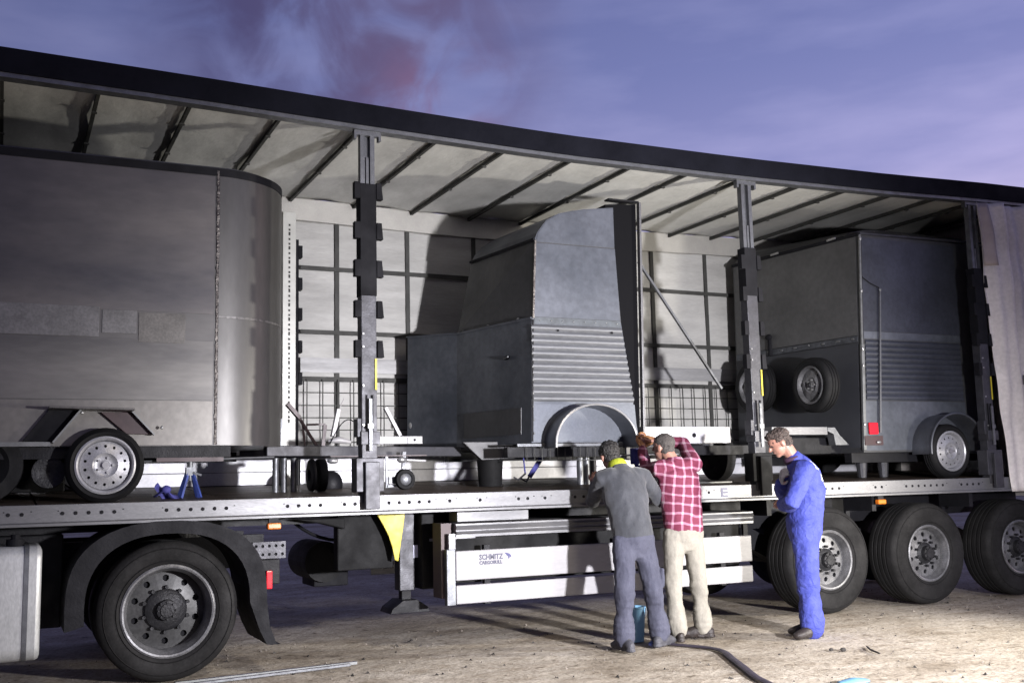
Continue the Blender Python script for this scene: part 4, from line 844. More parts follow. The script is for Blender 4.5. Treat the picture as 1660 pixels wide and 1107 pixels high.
for k in range(11):
    z0 = 2.03+k*(.62/11); z1 = z0+.62/11; s = MB(); n = 5; sec = [(z0+(z1-z0)*i/n, -.014*sin(pi*i/n)) for i in range(n+1)]
    a = cx_at(z0)+.05; vs = [(a, yc+q-.0005, zz) for zz, q in sec]+[(9.28, yc+q-.0005, zz) for zz, q in sec]
    s.add(vs, [(i, i+1, n+2+i, n+1+i) for i in range(n)]+[tuple(range(n+1)), tuple(range(2*n+1, n, -1))]); s.build('side_rib', M['steelD'], C, smooth=True)
s = MB(); s.bar((NT[0]-.004, yc-.012, 3.75), (cx_at(2.6)-.004, yc-.012, 2.6), .022, .022); s.bar((cx_at(2.6)-.004, yc-.016, 2.6), (NB[0]-.004, yc-.016, 1.52), .035, .03); s.build('corner_post', M['steelbar'], C, bevel=.004)
for z in (3.70, 3.15, 2.55, 2.38, 1.78): s = MB(); s.ell((cx_at(z)-.01, yc-.03, z), (.014, .012, .022)); s.build('hinge', M['bright'], C)
s = MB(); s.bar((8.165, yc-.03, 3.17), (8.04, yc-.03, 1.70), .018, .014); s.ell((8.167, yc-.03, 3.175), (.018, .014, .022)); s.build('door_rod', M['galv'], C)
s = MB(); s.tube([(cx_at(3.3)+.02, yc-.012, 3.3), (8.05, yc-.015, 3.24), (8.16, yc-.02, 3.2)], .006, 6); s.build('gas_strut_cable', M['black'], C)
s = MB(); s.box(7.90, 8.02, yc-.03, yc-.005, 1.68, 1.80); s.build('tail_lamp', M['red'], C, bevel=.01)
s = MB(); s.box(7.82, 8.06, yc-.04, yc-.005, 1.57, 1.665); s.build('lamp_bracket', M['redpaint'], C); s = MB(); s.ell((7.99, yc-.05, 1.60), (.03, .012, .014)); s.build('lamp_latch', M['bright'], C)
def ex(y): return NB[0]+(FB[0]-NB[0])*(y-yc)/(2.2-yc)
def ez(y, z): return ex(y)+((NT[0]-NB[0])*(1-(y-yc)/1.84)+(FT[0]-FB[0])*(y-yc)/1.84)*(z-1.5)/2.255
def epanel(y0, y1, z0, z1, m_, nm='end_panel', t=.006):
    s = MB(); P = [(ez(y0, z0), y0, z0), (ez(y1, z0), y1, z0), (ez(y1, z1), y1, z1), (ez(y0, z1), y0, z1)]
    hexa(s, [(a-t, b, c) for a, b, c in P], [(a-.001, b, c) for a, b, c in P]); return s.build(nm, m_, C)
epanel(.40, 2.18, 2.70, 3.735, mat('mid_grey_door', (.075, .075, .075), .5, .2, .3, 1.4, fine=.12)); epanel(.40, 2.18, 1.55, 2.62, mat('dark_lower_door', (.034, .036, .042), .5, .2, .3, 2)); epanel(.40, 2.18, 2.63, 2.69, mat('door_rail', (.075, .08, .09), .45, .4, .5, 18), t=.014)
random.seed(9)
for k in range(9):
    y = .45+k*.2; s = MB(); s.ell((ez(y, 2.66)-.02, y, 2.66+.01*random.random()), (.012, .03*random.random()+.012, .010)); s.build('rivet', M['steelbar'], C)
s = MB(); s.bar((ez(1.62, 2.72)-.03, 1.62, 2.62), (ez(1.62, 2.8)-.03, 1.62, 2.80), .03); s.ell((ez(1.62, 2.8)-.04, 1.62, 2.83), (.03, .05, .035)); s.build('door_latch', M['black'], C)
for y, zc in ((.70, 2.205), (1.67, 2.27)):
    w = bpy.data.objects.new('spare_wheel', None); COL.objects.link(w); w.parent = C; w.location = Vector((7.47, y, zc))-Vector(C.location)
    small_wheel(w, (7.47, y, zc), .285, .19, 'x', rr=.185, holes=4, tm='rubber', rm='rimtruck')
    s = MB(); s.cyl((7.49, y, zc), (7.73, y, zc), .02, 10); s.ell((7.475, y, zc), (.02, .03, .03)); s.build('spare_mount', M['hub'], w)
small_wheel(C, (8.83, .15, 1.498), .28, .17, rr=.195, holes=14)
s = MB(); s.lathe([(.17, 0), (.27, .01), (.28, .08), (.27, .16), (.17, .17), (.02, .10)], (8.83, 2.0, 1.578), n=36); s.build('far_tyre', M['rubber'], C, smooth=True)
s = MB(); s.cyl((8.83, .3, 1.50), (8.83, 2.0, 1.578), .035, 12); s.build('axle', M['galvdark'], C)
s = MB(); arch(s, 8.87, 1.52, .385, .36, .10, yc-.001, .008, leg=.05); mg = s.build('mudguard', M['fender'], C, smooth=True)
s = MB(); s.tube([(x, .10, z) for x, z in arch_pts(8.87, 1.52, .388, .363, leg=.05)], .012, 8, dome=False); s.build('mudguard_lip', M['fender'], mg, smooth=True)
s = MB(); s.box(7.75, 9.7, .45, .55, 1.40, 1.497); s.build('chassis_beam', M['blackmetal'], C)
s = MB(); s.box(7.75, 9.7, 1.95, 2.05, 1.40, 1.497); s.build('chassis_beam', M['blackmetal'], C)
s = MB(); s.box(6.80, 7.50, .50, .62, 1.685, 1.765); s.build('rear_step', M['alu'], C, bevel=.004)
s = MB(); s.prism([(7.505, 1.76), (7.60, 1.76), (7.66, 1.68), (7.78, 1.58), (7.60, 1.58), (7.58, 1.69), (7.505, 1.72)], .50, .60); s.build('step_bracket', M['galv'], C, bevel=.003)
s = MB(); s.box(6.8, 7.9, .66, .75, 1.50, 1.66); s.build('step_beam', M['blackmetal'], C)
for x in (8.16, 8.46):
    s = MB(); s.cyl((x, .75, 1.246), (x, .75, 1.40), .045, 12, .06); s.build('support_block', M['galvdark'], C)
s = MB(); s.box(9.55, 9.72, .45, .6, 1.30, 1.40); s.build('rear_block', M['galv'], C)

# ------------------------------------------------------------------ tractor unit (rear part in view)
D = thing('truck_tractor', (.6, 1.2, 0), 'rear of the truck tractor at the left edge, dusty drive wheel and silver tank', 'truck')
w = bpy.data.objects.new('drive_wheel', None); COL.objects.link(w); w.parent = D; w.location = Vector((1.07, -.06, .472))-Vector(D.location)
truck_wheel(w, (1.07, -.06, .472), .475, .30, .300, .19, hub_r=.135, hub_out=.03, tmat='rubberdusty', nholes=10, dmat='rimdark')
s = MB(); s.lathe([(.29, 0), (.45, .01), (.475, .06), (.475, .24), (.45, .29), (.29, .30)], (1.07, .28, .472), n=48); s.build('inner_tyre', M['rubber'], D, smooth=True)
s = MB(); s.lathe([(.29, 0), (.45, .01), (.475, .06), (.475, .54), (.45, .59), (.29, .60)], (1.07, 1.84, .472), n=48); s.build('far_tyre', M['rubber'], D, smooth=True)
s = MB(); s.cyl((1.07, .2, .472), (1.07, 2.3, .472), .08, 12); s.build('axle', M['blackmetal'], D)
s = MB(); n = 26; cxw, czw = 1.07, .50
prof = []
for i in range(n+1):
    t = radians(186)-radians(186)*i/n; prof.append((cxw+.545*math.copysign(abs(cos(t))**.85, cos(t)), czw+.50*math.copysign(abs(sin(t))**.8, sin(t))))
prof += [(1.685, .30), (1.735, .20), (1.765, .195)]
s.tube([(x, .24, z) for x, z in prof], [(.02, .30)]*len(prof), 4, dome=False, side=(0, 0, 1))
s = MB()
inn = [(x+( -1 if x > cxw else 1)*0, z) for x, z in prof]
outer = []
for i, (x, z) in enumerate(prof):
    if i <= n: t = radians(186)-radians(186)*i/n; outer.append((cxw+.665*math.copysign(abs(cos(t))**.82, cos(t)), czw+.585*math.copysign(abs(sin(t))**.72, sin(t))))
    else: outer.append((x+.07, z+.03*(i == n+1)))
k = len(prof); y0, y1 = -.09, .56
vs = [(x, y0, z) for x, z in outer]+[(x, y0, z) for x, z in prof]+[(x, y1, z) for x, z in outer]+[(x, y1, z) for x, z in prof]
fs = []
for i in range(k-1): fs += [(i, i+1, k+i+1, k+i), (2*k+i, 3*k+i, 3*k+i+1, 2*k+i+1), (i, 2*k+i, 2*k+i+1, i+1), (k+i, k+i+1, 3*k+i+1, 3*k+i)]
fs += [(0, k, 3*k, 2*k), (k-1, 3*k-1, 4*k-1, 2*k-1)]
s.add(vs, fs); s.build('wheel_arch', mat('dusty_black_plastic', (.008, .008, .010), .7, 0, .3, 7, bump=.15, spec=.2), D, smooth=True)
s = MB()
def hp(x0, x1, z0, z1, nx, nz, r, y0, y1):
    for i in range(nx):
        for j in range(nz):
            a, b = x0+(x1-x0)*i/nx, x0+(x1-x0)*(i+1)/nx; c, d = z0+(z1-z0)*j/nz, z0+(z1-z0)*(j+1)/nz
            o = [(a, c), ((a+b)/2, c), (b, c), (b, (c+d)/2), (b, d), ((a+b)/2, d), (a, d), (a, (c+d)/2)]; mx_, mz_ = (a+b)/2, (c+d)/2
            h = [(mx_+r*cos(atan2(q-mz_, p-mx_)), mz_+r*sin(atan2(q-mz_, p-mx_))) for p, q in o]
            s.add([(p, y0, q) for p, q in o]+[(p, y0, q) for p, q in h]+[(p, y1, q) for p, q in h], [(k_, (k_+1) % 8, 8+(k_+1) % 8, 8+k_) for k_ in range(8)]+[(8+k_, 8+(k_+1) % 8, 16+(k_+1) % 8, 16+k_) for k_ in range(8)])
hp(1.66, 1.90, .785, .905, 5, 2, .012, .05, .062); s.build('frame_end_plate', M['galvdark'], D)
s = MB(); s.box(1.66, 1.90, .0625, .09, .785, .905); s.build('frame_end_backing', M['black'], D)
s = MB(); s.box(-3.4, 1.9, .78, .86, .68, .93); s.box(-3.4, 1.9, 1.56, 1.64, .68, .93); s.build('frame_rail', M['blackmetal'], D)
s = MB(); s.box(1.60, 1.86, .06, .5, .60, .78); s.build('rear_light_bracket', M['blackmetal'], D, bevel=.008)
s = MB(); s.box(1.755, 1.80, .03, .059, .57, .70); s.build('tail_lamp', M['red'], D, bevel=.008)
s = MB(); s.cyl((1.2, 1.2, .93), (1.2, 1.2, .99), .48, 32); s.build('fifth_wheel', M['hub'], D)
s = MB()
def rrect(x0, x1, y0, y1, r, n=6):
    P = []
    for cx_, cy_, a in ((x1-r, y0+r, -pi/2), (x1-r, y1-r, 0), (x0+r, y1-r, pi/2), (x0+r, y0+r, pi)):
        P += [(cx_+r*cos(a+pi/2*i/n), cy_+r*sin(a+pi/2*i/n)) for i in range(n+1)]
    return P
s.prism([(y, z) for y, z in rrect(-.10, .52, .22, .955, .09)], -.95, .262, 'x'); tk = s.build('fuel_tank', M['tank'], D, smooth=True, bevel=.03)
s = MB(); s.prism([(y, z) for y, z in rrect(-.106, .526, .214, .961, .095)], .155, .185, 'x'); s.build('tank_strap', M['galv'], tk, smooth=True)
s = MB(); s.cyl((.10, .02, .955), (.10, .02, 1.00), .055, 20); s.cyl((.10, .02, 1.0), (.10, .02, 1.03), .03, 10); s.build('tank_cap', M['black'], tk)
s = MB(); s.box(-3.4, .42, .55, .77, .35, 1.0); s.build('frame_equipment', M['blackmetal'], D, bevel=.01)
s = MB(); s.box(-3.3, -1.3, -.02, 2.45, .45, 3.4); s.build('cab', mat('cab_paint', (.3, .3, .32), .4), D, bevel=.08)

# ------------------------------------------------------------------ things on the ground
def flat_tube(pts, r, m_, name, n=10):
    P = [Vector(p) for p in pts]; Q = []
    for i in range(len(P)-1):
        p0, p1, p2, p3 = P[max(i-1, 0)], P[i], P[i+1], P[min(i+2, len(P)-1)]
        for t in [k/6 for k in range(6)]: Q.append(.5*((2*p1)+(-p0+p2)*t+(2*p0-5*p1+4*p2-p3)*t*t+(-p0+3*p1-3*p2+p3)*t**3))
    Q.append(P[-1]); s = MB(); s.tube(Q, [r]*len(Q), n, side=(0, 0, 1)); return s.build(name, m_, smooth=True)
tag(flat_tube([(4.78, -.58, .004), (4.86, -.74, .004), (4.92, -.93, .006), (4.90, -1.12, .008), (4.78, -1.38, .006), (4.62, -1.72, .008), (4.48, -2.02, .006), (4.40, -2.26, .006), (4.25, -2.75, .006)], (.010, .030), M['hose'], 'flat_hose'), 'dark flat hose snaking over the ground from the men towards the viewer', 'hose')
Z_ = MB(); Z_.bar((1.17, -.16, .012), (2.40, -.05, .012), .035, .02); Z_.bar((1.20, -.24, .010), (2.36, -.13, .016), .03, .018)
b1 = MB().bar((1.10, -.16, .008), (2.40, -.06, .010), .035, .022); tag(b1.build('steel_bar', M['steelbar'], bevel=.003), 'long steel bar on the ground by the drive wheel, the farther of the two', 'steel bar', 'steel bars on the ground')
b2 = MB().bar((1.15, -.27, .010), (2.33, -.13, .012), .030, .018); tag(b2.build('steel_bar', M['galv'], bevel=.003), 'long steel bar on the ground by the drive wheel, the nearer of the two', 'steel bar', 'steel bars on the ground')
s = MB(); s.tube([(4.74, -2.53, .012), (4.84, -2.55, .018), (4.94, -2.53, .012)], [(.012, .04), (.022, .06), (.012, .04)], 14, side=(0, 0, 1)); tag(s.build('plastic_bag', M['lightblue'], smooth=True), 'light blue plastic thing at the bottom edge of the ground', 'bag')
K = thing('bucket', (4.66, -.30, 0), 'light blue bucket between the legs of the man in grey', 'bucket')
s = MB(); s.lathe([(0, 0), (.06, 0), (.078, .26), (.084, .265), (.084, .275), (.072, .275), (.070, .262), (.055, .01), (0, .01)], (4.66, -.30, 0), axis='z', n=28, closed=False); s.build('pail', M['lightblue'], K, smooth=True)
s = MB(); s.tube([(4.66+.083*cos(t), -.30-.03-.02*sin(t), .26-.10*sin(t)) for t in [pi*i/12 for i in range(13)]], .004, 6); s.build('handle', M['galv'], K)
s = MB(); s.tube([(4.60, -.62, .02), (4.68, -.60, .04), (4.78, -.56, .03)], [(.02, .04), (.035, .06), (.02, .05)], 12, side=(0, 0, 1)); tag(s.build('rag', M['blue'], smooth=True), 'dark blue rag on the ground between the boots of the man in grey', 'rag')
for pts, r in (([(5.93, -1.52, .004), (5.83, -1.66, .008), (5.78, -1.80, .004)], .007),):
    s = MB(); s.tube(pts, r, 6); tag(s.build('twig', M['debris'], smooth=True), 'short dark twig lying on the bare ground at the right', 'twig')
for (x, y, r), lb in (((5.60, -1.50, .020), 'small dark lump on the ground below the man in blue, the left of two'), ((5.66, -1.56, .026), 'small dark lump on the ground below the man in blue, the right of two')):
    s = MB(); s.ell((x, y, r*.4), (r, r*.8, r*.6), n=8, m=5); tag(s.build('pebble', M['debris']), lb, 'stone', 'dark lumps below the man in blue')

# ------------------------------------------------------------------ people
tex_f = bpy.data.textures.new('cloth_folds', 'CLOUDS'); tex_f.noise_scale = .12; tex_f.noise_depth = 2
tex_h = bpy.data.textures.new('hair_tufts', 'CLOUDS'); tex_h.noise_scale = .022; tex_h.noise_depth = 2
def remesh(o, vox, disp=0, tex=None, sm=6):
    r = o.modifiers.new('remesh', 'REMESH'); r.mode = 'VOXEL'; r.voxel_size = vox; r.use_smooth_shade = True
    q = o.modifiers.new('smooth', 'SMOOTH'); q.factor = .5; q.iterations = sm
    if disp:
        d = o.modifiers.new('folds', 'DISPLACE'); d.texture = tex or tex_f; d.strength = disp; d.mid_level = .5; d.texture_coords = 'LOCAL'
    return o
V = Vector
def lerp(a, b, t): return V(a)*(1-t)+V(b)*t
def folds(mb, h, n_, a, r):
    h, n_, a = V(h), V(n_), V(a); d = (a-n_).normalized()
    for t, q in ((.62, .010), (.74, .014), (.86, .016), (.97, .012)):
        c = lerp(n_, a, t); tl = V((random.uniform(-.25, .25), random.uniform(-.25, .25), 1)).normalized()
        mb.tube([c-tl*.010, c+tl*.010], [r+q, r+q], 16)
    for t, q in ((-.10, .008), (.06, .012), (.20, .008)):
        c = lerp(n_, a, t) if t > 0 else lerp(n_, h, -t); tl = V((random.uniform(-.4, .4), .45, 1)).normalized()
        mb.tube([c-tl*.009, c+tl*.009], [r+q, r+q], 16)
def head(mb, hb, hr, c, f, up, s=1.0, hair_cap=.0):
    """skin head: c = centre of the cranium, f = face direction"""
    f = V(f).normalized(); up = V(up); up = (up-f*up.dot(f)).normalized(); sd = f.cross(up); ax = (sd, f, up); c = V(c)
    mb.ell(c+up*.015*s, (.074*s, .094*s, .088*s), ax, 20, 14)
    mb.ell(c+f*.028*s-up*.045*s, (.058*s, .062*s, .070*s), ax, 16, 12)       # face and jaw
    mb.ell(c+f*.060*s-up*.095*s, (.030*s, .026*s, .022*s), ax)               # chin
    mb.tube([c+f*.088*s+up*.0, c+f*.108*s-up*.030*s], [.009*s, .015*s], 8)       # nose
    mb.ell(c+f*.082*s-up*.062*s, (.025*s, .014*s, .011*s), ax)               # mouth
    mb.ell(c+f*.080*s+up*.018*s, (.045*s, .016*s, .010*s), ax)               # brow
    for g in (-1, 1):
        mb.ell(c+sd*g*.076*s-f*.005*s-up*.02*s, (.010*s, .020*s, .032*s), ax, 10, 8)   # ears
    return ax
def hand(mb, wrist, dirv, side, curl=.6, s=1.0, left=1):
    d = V(dirv).normalized(); sd = V(side); sd = (sd-d*sd.dot(d)).normalized(); n = sd.cross(d)*left; w = V(wrist)
    mb.tube([w-d*.02, w+d*.03*s, w+d*.075*s], [(.028*s, .020*s), (.038*s, .016*s), (.040*s, .014*s)], 12, side=sd)
    for k, (o, l) in enumerate(((-.030, .062), (-.010, .074), (.011, .070), (.030, .054))):
        a = w+d*.078*s+sd*o*s; c1 = curl*.9; c2 = curl*1.9; L1, L2, L3 = l*.45*s, l*.32*s, l*.25*s
        p1 = a+(d*cos(c1*.5)+n*sin(c1*.5))*L1; p2 = p1+(d*cos(c1+.3*curl)+n*sin(c1+.3*curl))*L2; p3 = p2+(d*cos(c2)+n*sin(c2))*L3
        mb.tube([a-d*.02, a, p1, p2, p3], [.0095*s, .0095*s, .009*s, .0085*s, .0075*s], 8)
    t0 = w+d*.02*s-sd*.028*s; t1 = t0+(d*.6-sd*.6+n*.35).normalized()*.035*s; t2 = t1+(d*.85-sd*.1+n*.4).normalized()*.030*s
    mb.tube([w+d*.01*s, t0, t1, t2], [.014*s, .013*s, .011*s, .009*s], 8)
def shoe(mb, ankle, toe_dir, L_=.27, w_=.048, zb=.0):
    d = V((toe_dir[0], toe_dir[1], 0)).normalized(); a = V(ankle); g = V((a.x, a.y, zb))
    up = V((0, 0, 1)); sd = d.cross(up)
    mb.tube([g-d*.055+up*.045, g-d*.0+up*.06, g+d*.07+up*.050, g+d*.14+up*.038, g+d*(L_-.085)+up*.032], [(w_*.75, .044), (w_*.82, .055), (w_*.95, .046), (w_*1.05, .036), (w_*.85, .026)], 14, side=sd)
    mb.tube([g+up*.05, V((a.x, a.y, zb+.13))], [(w_*.9, w_*.9), (w_*.85, w_*.85)], 12)
    for t in (-.05, .02, .09, .15): mb.ell(g+d*t+up*.014, (w_*.85, .05, .013), (sd, d, up))
def person(name, J, label, look, mats, parts):
    """J: joint table in metres"""
    P = thing(name, (J['pelvis'][0], J['pelvis'][1], 0), label, 'person')
    s = MB()
    head(s, None, None, J['head'], look, J.get('headup', (0, 0, 1)))
    up = V(J.get('headup', (0, 0, 1)))
    s.tube([V(J['neck'])-V((0, 0, .05)), V(J['neck']), V(J['head'])-up*.055-V(look).normalized()*.018], [.062, .056, .056], 14)
    axs = (V(J['shR'])-V(J['shL'])).normalized()
    tor = [J['pelvis'], J['waist'], J['chest'], V(J['neck'])-V((0, 0, .04))]
    s.tube(tor, [(.125, .09), (.12, .08), (.135, .085), (.07, .06)], 16, side=axs)
    for k in 'LR':
        s.tube([lerp(J['chest'], J['sh'+k], .5), J['sh'+k], J['el'+k], J['ha'+k]], [.05, .042, .034, .024], 12)
        s.tube([lerp(J['pelvis'], J['hip'+k], .5), J['hip'+k], J['kn'+k], J['an'+k]], [.07, .07, .045, .032], 12)
        s.tube([J['an'+k], V(J['an'+k])-V((0, 0, .03))], [.03, .03], 10)
        hd = J.get('hd'+k, V(J['ha'+k])-V(J['el'+k])); hand(s, J['ha'+k], hd, J.get('hs'+k, axs), J.get('curl', .7), 1.0, J.get('flip'+k, 1))
    b = s.build('body', M['skin'], P); remesh(b, .006, sm=3)
    return P, axs

def eyes(P, J, look):
    f = V(look).normalized(); up = V(J.get('headup', (0, 0, 1))); up = (up-f*up.dot(f)).normalized(); sd = f.cross(up); c = V(J['head'])
    for g in (-1, 1):
        s = MB(); s.ell(c+f*.079-up*.008+sd*g*.031, (.012, .010, .008), (sd, f, up), 10, 8); s.build('eye', mat('eye_dark', (.03, .02, .02), .2), P, smooth=2)

# --- man in grey, leaning in over the deck
JA = dict(pelvis=(4.475, -.60, .87), waist=(4.465, -.57, 1.02), chest=(4.475, -.49, 1.20), neck=(4.495, -.385, 1.385), head=(4.475, -.285, 1.495),
          shL=(4.33, -.42, 1.305), shR=(4.70, -.42, 1.31), elL=(4.35, -.20, 1.12), haL=(4.55, .10, 1.27), elR=(4.89, -.36, 1.11), haR=(4.97, -.10, 1.32),
          hipL=(4.385, -.61, .80), hipR=(4.565, -.60, .80), knL=(4.335, -.68, .44), knR=(4.61, -.64, .45), anL=(4.325, -.66, .10), anR=(4.67, -.62, .10), headup=(-.10, .30, .95), curl=.9)
PA, ax = person('person', JA, 'man in grey sweater with neon yellow collar and blue-grey work trousers, leaning over the deck', (.10, .95, -.28), None, None)
s = MB()
s.tube([(4.475, -.61, .845), (4.47, -.60, .90), (4.465, -.57, 1.02), (4.475, -.51, 1.16), (4.505, -.455, 1.28), (4.50, -.40, 1.37)], [(.165, .125), (.172, .128), (.172, .125), (.195, .130), (.185, .115), (.085, .08)], 22, side=ax)
for k in 'LR':
    a, e_, h = V(JA['sh'+k]), V(JA['el'+k]), V(JA['ha'+k])
    s.tube([lerp(JA['chest'], a, .55)+V((0, 0, .05)), a, lerp(a, e_, .5), e_, lerp(e_, h, .5), lerp(e_, h, .9)], [.082, .078, .066, .058, .050, .040], 16)
remesh(s.build('sweater', M['greycloth'], PA), .011, .024, sm=4)
s = MB()
s.tube([(4.475, -.60, .90), (4.475, -.61, .82), (4.475, -.61, .77)], [(.158, .115), (.168, .128), (.150, .115)], 18, side=ax)
for k, q in (('L', 1), ('R', 1)):
    h, n_, a = V(JA['hip'+k]), V(JA['kn'+k]), V(JA['an'+k])
    s.tube([h+V((0, 0, .03)), lerp(h, n_, .35), n_, lerp(n_, a, .5), a+V((0, 0, -.015))], [.092, .088, .070, .068, .070], 16); folds(s, h, n_, a, .070)
s.box(4.665, 4.69, -.70, -.58, .46, .60)
remesh(s.build('trousers', M['greytrouser'], PA), .009, .026, sm=3)
s = MB(); shoe(s, (4.322, -.70, .1), (.02, 1, 0)); remesh(s.build('boot', M['boot'], PA), .008, sm=3)
s = MB(); shoe(s, (4.665, -.64, .1), (.85, .45, 0)); remesh(s.build('boot', M['boot'], PA), .008, sm=3)
s = MB(); s.lathe([(.070, -.02), (.080, .0), (.076, .03), (.064, .055), (.060, .05), (.066, .0)], (4.50, -.375, 1.385), axis='z', n=24); s.v = [(x-.01*(z-1.385)*10, y+(z-1.385)*.45, z-(y+.375)*.45) for x, y, z in s.v]; remesh(s.build('collar', M['hiviz'], PA), .006, .006, sm=2)
s = MB(); c = V(JA['head']); ff = V((.10, .95, -.28)).normalized(); uu = V((-.10, .30, .95)); uu = (uu-ff*uu.dot(ff)).normalized(); ss = ff.cross(uu)
s.ell(c+uu*.028-ff*.012, (.083, .098, .086), (ss, ff, uu), 20, 14); s.ell(c-ff*.035-uu*.03, (.070, .062, .062), (ss, ff, uu), 16, 12); remesh(s.build('hair', M['hairblack'], PA), .006, .022, tex_h, 2)
eyes(PA, JA, (.10, .95, -.28))

# --- man in plaid shirt, arms up at the trailer
JB = dict(pelvis=(5.045, -.46, .88), waist=(5.045, -.44, 1.02), chest=(5.055, -.41, 1.22), neck=(5.05, -.36, 1.42), head=(5.0, -.295, 1.56),
          shL=(4.89, -.38, 1.37), shR=(5.235, -.38, 1.40), elL=(4.93, -.12, 1.36), haL=(5.02, .07, 1.57), elR=(5.30, -.14, 1.585), haR=(5.12, .05, 1.62),
          hipL=(4.955, -.46, .82), hipR=(5.13, -.46, .82), knL=(4.93, -.45, .46), knR=(5.185, -.44, .45), anL=(4.925, -.50, .10), anR=(5.205, -.45, .10), headup=(-.12, .12, .97), curl=1.1)
PB, ax = person('person', JB, 'man in red and white plaid shirt and cream trousers, arms raised to the middle trailer', (-.35, .9, .02), None, None)
s = MB()
s.tube([(5.05, -.46, .86), (5.05, -.46, .92), (5.05, -.45, 1.02), (5.055, -.42, 1.18), (5.06, -.40, 1.31), (5.055, -.38, 1.40)], [(.170, .122), (.175, .126), (.178, .125), (.192, .130), (.188, .112), (.085, .078)], 22, side=ax)
for k in 'LR':
    a, e_, h = V(JB['sh'+k]), V(JB['el'+k]), V(JB['ha'+k])
    s.tube([lerp(JB['chest'], a, .55)+V((0, 0, .07)), a, lerp(a, e_, .5), e_, lerp(e_, h, .5), lerp(e_, h, .85)], [.078, .076, .066, .058, .050, .042], 16)
remesh(s.build('shirt', M['plaid'], PB), .011, .022, sm=5)
s = MB()
s.tube([(5.045, -.45, .93), (5.045, -.46, .86), (5.045, -.46, .79)], [(.155, .112), (.165, .125), (.145, .115)], 18, side=ax)
for k in 'LR':
    h, n_, a = V(JB['hip'+k]), V(JB['kn'+k]), V(JB['an'+k])
    s.tube([h+V((0, 0, .03)), lerp(h, n_, .35), n_, lerp(n_, a, .5), a+V((0, 0, -.02))], [.094, .086, .068, .062, .064], 16); folds(s, h, n_, a, .064)
remesh(s.build('trousers', M['cream'], PB), .009, .024, sm=3)
s = MB(); shoe(s, (4.925, -.50, .1), (.25, 1, 0)); remesh(s.build('shoe', M['shoe'], PB), .008, sm=3)
s = MB(); shoe(s, (5.205, -.45, .1), (-.75, .5, 0)); remesh(s.build('shoe', M['shoe'], PB), .008, sm=3)
s = MB(); s.lathe([(.070, -.02), (.078, .0), (.070, .03), (.062, .045), (.058, .04), (.064, .0)], (5.05, -.365, 1.425), axis='z', n=24); remesh(s.build('collar', M['plaid'], PB), .006, sm=2)
s = MB(); c = V(JB['head']); ff = V((-.35, .9, .02)).normalized(); uu = V((-.12, .12, .97)); uu = (uu-ff*uu.dot(ff)).normalized(); ss = ff.cross(uu)
s.ell(c+uu*.026-ff*.010, (.078, .094, .082), (ss, ff, uu), 20, 14); s.ell(c-ff*.035-uu*.025, (.066, .058, .058), (ss, ff, uu), 16, 12); remesh(s.build('hair', M['hairgrey'], PB), .006, .014, tex_h, 2)
eyes(PB, JB, (-.35, .9, .02))
s = MB(); hd = V(JB['haR'])-V(JB['elR']); hand(s, V(JB['haR'])+V((-.0, 0, 0)), hd, (0, .2, 1), 1.1, 1.12); remesh(s.build('glove', M['glove'], PB), .006, sm=2)
s = MB(); hd = V(JB['haL'])-V(JB['elL']); hand(s, V(JB['haL']), hd, (1, .2, 0), 1.1, 1.12); remesh(s.build('glove', M['glove'], PB), .006, sm=2)

s = MB(); s.tube([(5.05, -.455, .905), (5.05, -.455, .935)], [(.171, .124), (.170, .122)], 24, dome=False, side=(1, 0, 0)); s.build('belt', mat('brown_belt', (.03, .02, .015), .6), PB, smooth=True)
# --- man in blue coverall, seen from the side
JC = dict(pelvis=(6.02, -.80, .90), waist=(6.05, -.80, 1.04), chest=(6.055, -.80, 1.23), neck=(5.975, -.76, 1.435), head=(5.865, -.725, 1.575),
          shL=(5.93, -.95, 1.34), shR=(6.13, -.64, 1.34), elL=(5.75, -.98, 1.075), haL=(5.87, -.72, 1.05), elR=(6.02, -.52, 1.13), haR=(5.935, -.64, 1.24),
          hipL=(5.955, -.87, .83), hipR=(6.075, -.74, .83), knL=(5.93, -.90, .45), knR=(6.045, -.77, .45), anL=(5.93, -.93, .09), anR=(6.04, -.79, .09), headup=(-.55, .25, .85), curl=.9)
lookC = (-.80, .42, -.48)
PC, ax = person('person', JC, 'man in royal blue coverall with white print on the back, looking down, head bowed', lookC, None, None)
s = MB()
s.tube([(6.02, -.80, .82), (6.02, -.80, .92), (6.05, -.80, 1.04), (6.062, -.80, 1.18), (6.05, -.79, 1.31), (5.99, -.77, 1.41)], [(.165, .142), (.168, .145), (.168, .145), (.195, .150), (.188, .132), (.088, .088)], 22, side=ax)
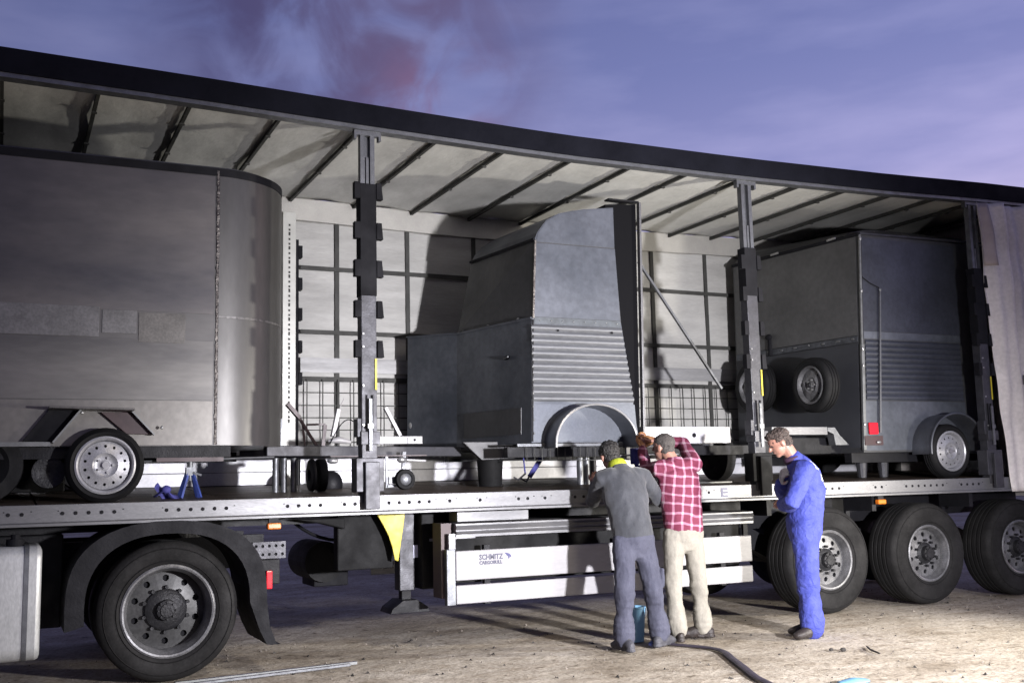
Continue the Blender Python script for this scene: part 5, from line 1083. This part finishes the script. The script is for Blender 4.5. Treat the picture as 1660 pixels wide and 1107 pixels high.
for k in 'LR':
    a, e_, h = V(JC['sh'+k]), V(JC['el'+k]), V(JC['ha'+k])
    s.tube([lerp(JC['chest'], a, .55)+V((0, 0, .05)), a, lerp(a, e_, .5), e_, lerp(e_, h, .5), lerp(e_, h, .92)], [.086, .086, .076, .072, .066, .056], 16)
for k in 'LR':
    h, n_, a = V(JC['hip'+k]), V(JC['kn'+k]), V(JC['an'+k])
    s.tube([h+V((0, 0, .04)), lerp(h, n_, .35), n_, lerp(n_, a, .5), a+V((0, 0, -.02))], [.110, .104, .085, .082, .086], 16); folds(s, h, n_, a, .084)
remesh(s.build('coverall', M['coverall'], PC), .010, .030, sm=3)
s = MB(); s.tube([(6.035, -.80, .97), (6.037, -.80, 1.005)], [(.158, .134), (.158, .134)], 24, dome=False, side=ax); remesh(s.build('waistband', M['coverall'], PC), .008, .012, sm=2)
s = MB(); shoe(s, (5.93, -.94, .1), (-1, -.05, 0)); remesh(s.build('shoe', M['shoe'], PC), .008, sm=3)
s = MB(); shoe(s, (6.04, -.79, .1), (-1, .25, 0)); remesh(s.build('shoe', M['shoe'], PC), .008, sm=3)
s = MB(); s.lathe([(.072, -.03), (.082, .0), (.076, .025), (.062, .035), (.058, .03), (.064, 0)], (5.975, -.76, 1.425), axis='z', n=24); s.v = [(x-(z-1.425)*.5, y, z+(x-5.975)*.35) for x, y, z in s.v]; remesh(s.build('collar', M['darkcollar'], PC), .006, .004, sm=2)
s = MB(); c = V(JC['head']); ff = V(lookC).normalized(); uu = V((-.55, .25, .85)); uu = (uu-ff*uu.dot(ff)).normalized(); ss = ff.cross(uu)
s.ell(c+uu*.034-ff*.014, (.084, .094, .080), (ss, ff, uu), 20, 14); s.ell(c-ff*.045-uu*.022, (.074, .056, .062), (ss, ff, uu), 16, 12); s.ell(c+uu*.075+ff*.045, (.065, .045, .032), (ss, ff, uu), 12, 10); remesh(s.build('hair', M['hairbrown'], PC), .006, .030, tex_h, 1)
eyes(PC, JC, lookC)
s = MB(); hand(s, V(JC['haR']), V(JC['haR'])-V(JC['elR']), (0, .3, 1), .8, 1.15); remesh(s.build('glove', M['whiteglove'], PC), .006, sm=2)
